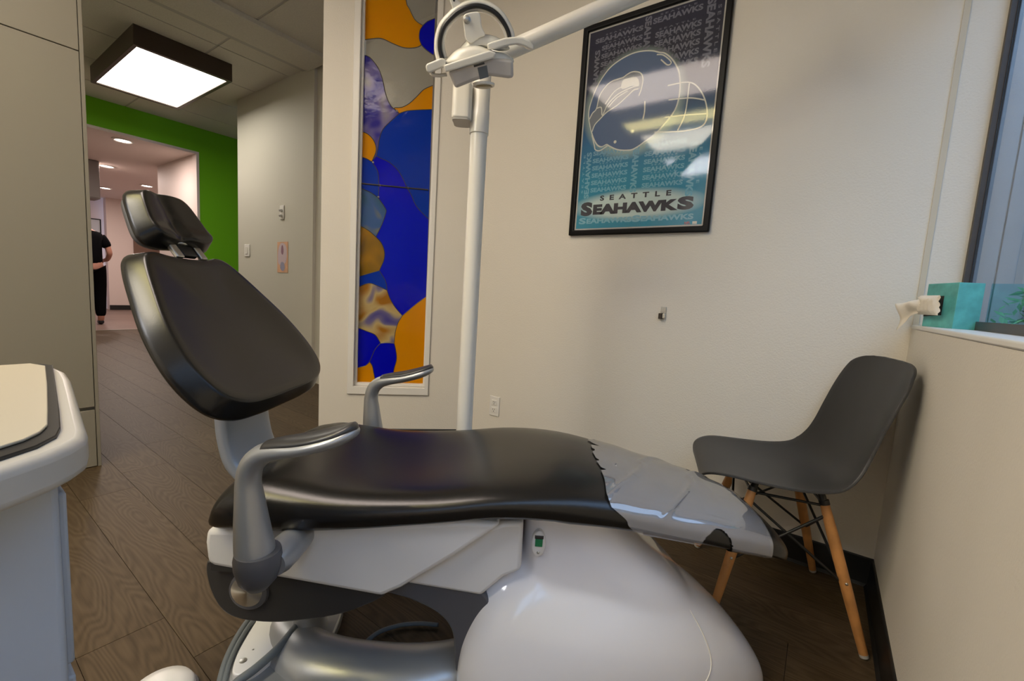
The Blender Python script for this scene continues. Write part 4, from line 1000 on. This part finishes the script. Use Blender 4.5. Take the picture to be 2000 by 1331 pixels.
shift(MB().lathe([(.0005, .0055), (.025, .0078), (.0005, .0085)], Vector(lp(943, 165, .03)), n_, 24), PB).build('focus_lens', mat('amber_lens', (0.45, 0.36, 0.20, 1), 0.3), t, smooth=True)
# handles
shift(MB().prism([(835, 128), (839, 124), (866, 113), (873, 117), (873, 128), (869, 131), (842, 142), (836, 139)], lambda a, b, d: lp(a, b, d), .0, .068), PB).build('handle', M['lamp_white'], t, bevel=0.004, bseg=3)
shift(MB().tube([lp(841, 142, .03), lp(846, 147, .03), lp(858, 148, .03), lp(872, 146, .03)], .005, 10, flat=(1, 2.2), up=tuple(LB)), PB).build('handle_guard', M['lamp_white'], t, smooth=True)
shift(MB().prism([(951, 87), (962, 83), (985, 76), (1004, 74), (1018, 75), (1030, 81), (1038, 90), (1038, 98), (1031, 97), (1020, 91), (1008, 88), (994, 90), (968, 97), (953, 98)], lambda a, b, d: lp(a, b, d), -.005, .066), PB).build('handle', M['lamp_white'], t, bevel=0.004, bseg=3)
# yoke with black inlay
yk = catmull([(861, 122), (857, 100), (859, 78), (868, 54), (884, 36), (900, 23), (920, 14), (940, 12), (960, 18), (977, 30), (990, 48), (998, 66), (1001, 84)], 5)
shift(MB().tube([lp(a, b, .0) for a, b in yk], .0105, 14, flat=(0.95, 2.2), up=tuple(LB)), PB).build('yoke', M['lamp_white'], t, smooth=True)
yi = [(932 + (a - 932) * .925, 72 + (b - 72) * .90) for a, b in yk]
shift(MB().tube([lp(a, b, .024) for a, b in yi], .0058, 12), PB).build('yoke_inlay', M['black_plastic'], t, smooth=True)
ykb = [(932 + (a - 932) * .865, 74 + (b - 74) * .83) for a, b in yk]
shift(MB().tube([lp(a, b, .0) for a, b in ykb], .0062, 12, flat=(1, 2.4), up=tuple(LB)), PB).build('yoke_liner', M['lamp_white'], t, smooth=True)
shift(MB().prism(catmull([(909, 42), (912, 34), (922, 30), (937, 29), (941, 36), (943, 55), (949, 70), (938, 76), (922, 86), (912, 78), (910, 60)], 3, True), lambda a, b, d: lp(a, b, d), .0, .036), PB).build('head_bracket', M['lamp_white'], t, bevel=0.004, bseg=3)
shift(MB().lathe([(.010, 0), (.010, .004), (.006, .006), (.005, .016), (.0005, .017)], Vector(lp(916, 43, .036)), tuple(LB), 18), PB).build('tension_knob', M['steel'], t, smooth=True, auto=40)
shift(MB().prism([(882, -60), (908, -60), (908, -4), (900, 6), (912, 18), (892, 30), (888, 14), (884, 0)], lambda a, b, d: lp(a, b, d), -.018, .016), PB).build('upper_bracket', M['lamp_white'], t, bevel=0.004, bseg=3)
shift(MB().lathe([(.0005, .001), (.003, .001), (.003, -.002)], Vector(lp(894, 8, .0165)), tuple(LB), 12), PB).build('screw', M['gap'], t)

# ================================================================== charcoal shell chair
EC = Vector((-0.053, 1.672, 0)); F_ = Vector((-0.951, -0.310, 0)); Lt = Vector((-0.310, 0.951, 0))
t = root('shell_chair', EC, 'charcoal moulded plastic shell chair on wooden dowel legs in the corner', 'chair')
def ec(f, l, z): return tuple(F_ * f + Lt * l + Vector((0, 0, z)))
prof = catmull([(.262, .418, .120), (.258, .436, .160), (.235, .447, .185), (.19, .449, .205), (.10, .440, .222), (0, .432, .230), (-.08, .434, .232), (-.135, .455, .230), (-.170, .50, .224), (-.190, .56, .216), (-.206, .64, .212), (-.221, .71, .210), (-.236, .765, .203), (-.247, .802, .184), (-.253, .824, .150), (-.2555, .835, .105), (-.256, .839, .06)], 4)
NS = 26; vs = []
for i, (f, z, w) in enumerate(prof):
    a = prof[min(i + 1, len(prof) - 1)]; b = prof[max(i - 1, 0)]
    tf, tz = a[0] - b[0], a[1] - b[1]; l = math.hypot(tf, tz); nf, nz = tz / l, -tf / l   # normal to the sitter's side
    if nz < 0 and nf < 0: nf, nz = -nf, -nz
    tt = i / (len(prof) - 1)
    curl = 0.028 + 0.030 * math.exp(-((tt - .48) / .2) ** 2)
    curl *= min(1.0, tt / .42) ** 1.3
    if tt > .8: curl *= max(0.25, (1 - tt) / .2)
    for k in range(NS + 1):
        s = -1 + 2 * k / NS
        q = curl * abs(s) ** 2.4
        vs.append(ec(f + nf * q, s * w, z + nz * q))
fs = [(i * (NS + 1) + k, i * (NS + 1) + k + 1, (i + 1) * (NS + 1) + k + 1, (i + 1) * (NS + 1) + k) for i in range(len(prof) - 1) for k in range(NS)]
sh = MB().add(vs, fs).build('seat_shell', M['chair_plastic'], t, smooth=True)
so = sh.modifiers.new('thickness', 'SOLIDIFY'); so.thickness = 0.007; so.offset = -1
be = sh.modifiers.new('edge_round', 'BEVEL'); be.width = 0.002; be.segments = 2; be.limit_method = 'ANGLE'; be.angle_limit = 1.0
feet = {(-1, -1): (-.197, -.208), (-1, 1): (-.197, .208), (1, -1): (.205, -.208), (1, 1): (.205, .208)}
tops = {(-1, -1): (-.075, -.135), (-1, 1): (-.075, .135), (1, -1): (.115, -.125), (1, 1): (.115, .125)}
def legpt(k, q):
    a, b = tops[k], feet[k]
    return (a[0] + (b[0] - a[0]) * q, a[1] + (b[1] - a[1]) * q, .405 + (.004 - .405) * q)
for k in feet:
    pts = [ec(*legpt(k, q)) for q in (0, .25, .5, .75, .98)]
    o = MB().tube(pts, [.0125, .0155, .0150, .0135, .0115], 16).build('leg', M['beech'], t, smooth=True, auto=50)
    MB().tube([ec(*legpt(k, .98)), ec(*legpt(k, 1.0))], [.0118, .0112], 14).build('glide', M['cart_rim'], o, smooth=True, auto=50)
    MB().tube([ec(*legpt(k, -.02)), ec(*legpt(k, .012))], .0138, 14).build('leg_bracket', M['black_wire'], t, smooth=True, auto=50)
    p = Vector(ec(*legpt(k, .52))); d = Vector(ec(0, k[1], 0)).normalized()
    MB().lathe([(.0005, .003), (.004, .002), (.0045, 0), (.0045, -.01)], p + d * 0.014, d, 10).build('bolt', M['steel'], o, smooth=True)
wire = lambda a, b, r=.0042: MB().tube([a, b], r, 8).build('cross_rod', M['black_wire'], t, smooth=True, auto=50)
for s in (-1, 1):
    wire(ec(*legpt((1, s), .08)), ec(*legpt((-1, s), .55))); wire(ec(*legpt((-1, s), .08)), ec(*legpt((1, s), .55)))
    wire(ec(*legpt((s, -1), .08)), ec(*legpt((s, 1), .55))); wire(ec(*legpt((s, 1), .08)), ec(*legpt((s, -1), .55)))
    wire(ec(*legpt((1, s), .02)), ec(*legpt((-1, s), .02))); wire(ec(*legpt((s, -1), .02)), ec(*legpt((s, 1), .02)))
for k in tops:
    MB().tube([ec(tops[k][0], tops[k][1], .405), ec(tops[k][0] * .9, tops[k][1] * .9, .43)], .010, 12).build('shell_mount', M['black_wire'], t, smooth=True, auto=50)

# ================================================================== tissue box on the sill
Lb, Mb, Rb = Vector((0.246, 1.848, 0)), Vector((0.292, 1.720, 0)), Vector((0.347, 1.740, 0))
e1 = (Lb - Mb); e2 = (Rb - Mb)
t = root('tissue_box', (Mb.x, Mb.y, 0.944), 'small teal tissue box with a tissue pulled out on the window sill', 'tissue box')
def tb(a, b, z): return tuple(e1 * a + e2 * b + Vector((0, 0, z)))
H_ = 0.130
teal = mat('teal_box_print', rgb(92, 178, 174), 0.5, var=0.22, vscale=26)
MB().add([tb(0, 0, 0), tb(1, 0, 0), tb(1, 1, 0), tb(0, 1, 0), tb(0, 0, H_), tb(1, 0, H_), tb(1, 1, H_), tb(0, 1, H_)], [(0, 3, 2, 1), (4, 5, 6, 7), (0, 1, 5, 4), (1, 2, 6, 5), (2, 3, 7, 6), (3, 0, 4, 7)]).build('box', teal, t, bevel=0.001)
MB().prism([(0.40, .036), (1.0, .030), (1.0, .091), (0.40, .093)], lambda a, b, d: tb(a, -d, b), 0.002, 0.008).build('opening', M['gap'], t)
ts = MB(); rings = []
NA, NZ = 16, 10
for i in range(NA + 1):            # crumpled stack filling the opening
    a_ = .24 + .75 * i / NA
    rr = []
    for k in range(NZ + 1):
        z = .035 + .058 * k / NZ
        ed = min(1.0, 4 * min(i, NA - i) / NA + .15, 4 * min(k, NZ - k) / NZ + .15)
        rr.append(tb(a_, -(.30 + .22 * ed + .08 * math.sin(i * 1.9 + k * .7) * math.cos(k * 1.3 - i * .4)), z))
    rings.append(rr)
o = ts.loft(rings, caps=False, closed=False).build('tissue', M['tissue'], t, smooth=True)
ts = MB(); rings = []
for i in range(13):                # the loose sheet that hangs out past the corner
    q = i / 12
    rr = []
    for k in range(11):
        w = k / 10
        a_ = .74 + q * (.66 - .10 * w) + .04 * math.sin(w * 7 + q * 3)
        z = (.082 - .014 * q - .012 * q * q) * (1 - w) + (.040 - .006 * q - .046 * q * q) * w
        out = .34 + .42 * q + .16 * math.sin(w * 5.5 + 1.2 * q) + .10 * math.sin(q * 6)
        if q > .55: z += (q - .55) * .020 * (w - .5) * -2
        rr.append(tb(a_, -out, z))
    rings.append(rr)
o = ts.loft(rings, caps=False, closed=False).build('tissue_sheet', M['tissue'], t, smooth=True)
so = o.modifiers.new('thickness', 'SOLIDIFY'); so.thickness = 0.0008

# ================================================================== delivery cart at lower left
TC = (-0.80, -0.12, 0)
t = root('delivery_cart', TC, 'white rolling dental cart with a rounded rim top in the near left corner', 'cart')
topo = [(-1.062, -.34), (-1.066, .100), (-1.052, .130), (-1.026, .142), (-.981, .146), (-.914, .141), (-.796, .127), (-.698, .115), (-.613, .105), (-.588, .099), (-.568, .086), (-.552, .070), (-.538, .050), (-.520, .020), (-.500, -.02), (-.490, -.10), (-.490, -.34)]
shift(MB().prism(topo, lambda a, b, d: (a, b, d), 0.762, 0.800), TC).build('cart_top', M['cart_rim'], t, bevel=0.009, bseg=4)
pan = [(-1.045, -.32), (-1.045, .115), (-1.010, .127), (-.86, .109), (-.707, .089), (-.634, .079), (-.611, .071), (-.592, .058), (-.574, .035), (-.555, .0), (-.545, -.32)]
shift(MB().prism(pan, lambda a, b, d: (a, b, d), 0.8035, 0.8065), TC).build('work_surface', M['panel_beige'], t, bevel=0.001)
blk = [(-1.052, -.33), (-1.052, .128), (-1.028, .138), (-.86, .117), (-.707, .098), (-.626, .087), (-.598, .080), (-.574, .064), (-.556, .040), (-.536, .0), (-.526, -.33)]
shift(MB().prism(blk, lambda a, b, d: (a, b, d), 0.7995, 0.8035), TC).build('rubber_gasket', M['black_plastic'], t, bevel=0.001)
shift(MB().box((-1.02, -.32, 0.09), (-.600, .080, 0.763)), TC).build('body', M['cart'], t, bevel=0.006, bseg=3)
for k in range(3):
    shift(MB().box((-1.0, .0795, 0.12 + .21 * k), (-.62, .088, 0.315 + .21 * k)), TC).build('drawer', M['cart'], t, bevel=0.003)
for a, b in ((-.98, -.28), (-.64, -.28), (-.98, .04), (-.64, .04)):
    o = shift(MB().lathe([(.0005, -.012), (.03, -.012), (.034, -.006), (.034, .006), (.03, .012), (.0005, .012)], (a, b, .034), (1, 0, 0), 20), TC).build('caster', M['black_plastic'], t, smooth=True, auto=50)
    shift(MB().box((a - .018, b - .018, .06), (a + .018, b + .018, .092)), TC).build('caster_fork', M['steel'], o, bevel=0.002)

# ================================================================== person in the hallway, seen from behind
PC = (-10.0, 1.83, 0.0)
t = root('person', PC, 'person in black scrubs seen from behind, stooping in the hallway', 'person')
def skin_mesh(name, verts, edges, radii, m, rt=0, parent=t):
    me = bpy.data.meshes.new(name); me.from_pydata(verts, edges, []); me.update()
    o = bpy.data.objects.new(name, me); COL.objects.link(o); o.parent = parent; me.materials.append(m)
    sk = o.modifiers.new('body', 'SKIN'); sk.use_smooth_shade = True
    for i, r in enumerate(radii):
        d = me.skin_vertices[0].data[i]; d.radius = (r, r) if not isinstance(r, tuple) else r
        d.use_root = (i == rt)
    ss = o.modifiers.new('smooth', 'SUBSURF'); ss.levels = 2; ss.render_levels = 2
    return o
# faces -X (away from the camera); bends a little forward
body_v = [(0, 0, .98), (-.01, 0, 1.15), (-.05, 0, 1.33), (-.10, 0, 1.47), (-.17, -.01, 1.57), (-.24, -.02, 1.70),
          (-.09, .16, 1.49), (-.06, .235, 1.35), (-.05, .27, 1.20), (-.16, .255, 1.10), (-.28, .22, 1.08),
          (-.09, -.16, 1.49), (-.06, -.235, 1.35), (-.05, -.27, 1.20), (-.16, -.255, 1.10), (-.28, -.22, 1.08),
          (.02, .095, .92), (.0, .11, .52), (.05, .105, .09), (-.10, .115, .035),
          (.02, -.095, .92), (-.04, -.11, .52), (.0, -.105, .09), (-.15, -.115, .035)]
body_e = [(0, 1), (1, 2), (2, 3), (3, 4), (4, 5), (3, 6), (6, 7), (7, 8), (8, 9), (9, 10), (3, 11), (11, 12), (12, 13), (13, 14), (14, 15), (0, 16), (16, 17), (17, 18), (18, 19), (0, 20), (20, 21), (21, 22), (22, 23)]
body_r = [(.12, .09), (.12, .09), (.14, .10), (.125, .085), .058, .095, .075, .05, .042, .036, .028, .075, .05, .042, .036, .028, .105, .072, .045, .038, .105, .072, .045, .038]
skin_mesh('body', body_v, body_e, body_r, M['skin'])
skin_mesh('scrub_top', [(0, 0, .92)] + [body_v[i] for i in (1, 2, 3, 6)] + [(-.052, .25, 1.29)] + [body_v[11], (-.052, -.25, 1.29)], [(0, 1), (1, 2), (2, 3), (3, 4), (4, 5), (3, 6), (6, 7)], [(.19, .15), (.178, .14), (.19, .145), (.165, .125), .095, .072, .095, .072], M['scrubs'])
skin_mesh('scrub_trousers', [(0, 0, 1.04)] + [body_v[i] for i in (16, 17)] + [(.045, .105, .12)] + [body_v[i] for i in (20, 21)] + [(-.005, -.105, .12)], [(0, 1), (1, 2), (2, 3), (0, 4), (4, 5), (5, 6)], [(.17, .135), .125, .092, .07, .125, .092, .07], M['scrubs'])
skin_mesh('hair', [(-.22, -.02, 1.69), (-.215, -.02, 1.76)], [(0, 1)], [.103, .085], M['hair'])
for s, dx in ((1, 0.0), (-1, -.05)):
    skin_mesh('shoe', [(.06 + dx, s * .107, .045), (-.04 + dx, s * .110, .042), (-.15 + dx, s * .117, .034)], [(0, 1), (1, 2)], [.043, .046, .034], M['black_plastic'])
    for k in range(5):
        base = Vector((-.30, s * (.205 + (k - 2) * .011), 1.075 - abs(k - 2) * .004)); ln = (.055, .075, .08, .074, .055)[k]
        dirv = Vector((-1, s * (k - 2) * .06, -.35)).normalized()
        if k == 0: base = Vector((-.27, s * .190, 1.07)); dirv = Vector((-.7, -s * .6, -.2)).normalized()
        skin_mesh('finger', [tuple(base), tuple(base + dirv * ln * .5), tuple(base + dirv * ln + Vector((0, 0, -.012)))], [(0, 1), (1, 2)], [.010, .009, .008], M['skin'])

# ================================================================== shrub outside the window
SB = (1.10, 4.10, -0.3)
t = root('shrub', SB, 'leafy green shrub outside the window against the siding', 'shrub')
MB().tube([(0, 0, 0), (.02, 0, .6), (0, .02, 1.2)], [.03, .022, .012], 8).build('stem', M['door_brown'], t, smooth=True)
lv = MB(); rn = random.Random(11)
for i in range(900):
    th, z = rn.uniform(0, 2 * math.pi), rn.uniform(.35, 1.52)
    r = .34 * math.sin(math.pi * min(1, (z - .2) / 1.45)) * math.sqrt(rn.random())
    c = Vector((r * math.cos(th), .9 * r * math.sin(th), z))
    a = Vector((rn.uniform(-1, 1), rn.uniform(-1, 1), rn.uniform(-.6, .6))).normalized(); b = a.cross(Vector((rn.uniform(-1, 1), rn.uniform(-1, 1), 1))).normalized()
    w, l = .014, .042
    lv.add([c - a * l, c + b * w, c + a * l, c - b * w + Vector((0, 0, .004))], [(0, 1, 2, 3)])
o = lv.build('foliage', M['leaf'], t, recalc=False); o['kind'] = 'stuff'
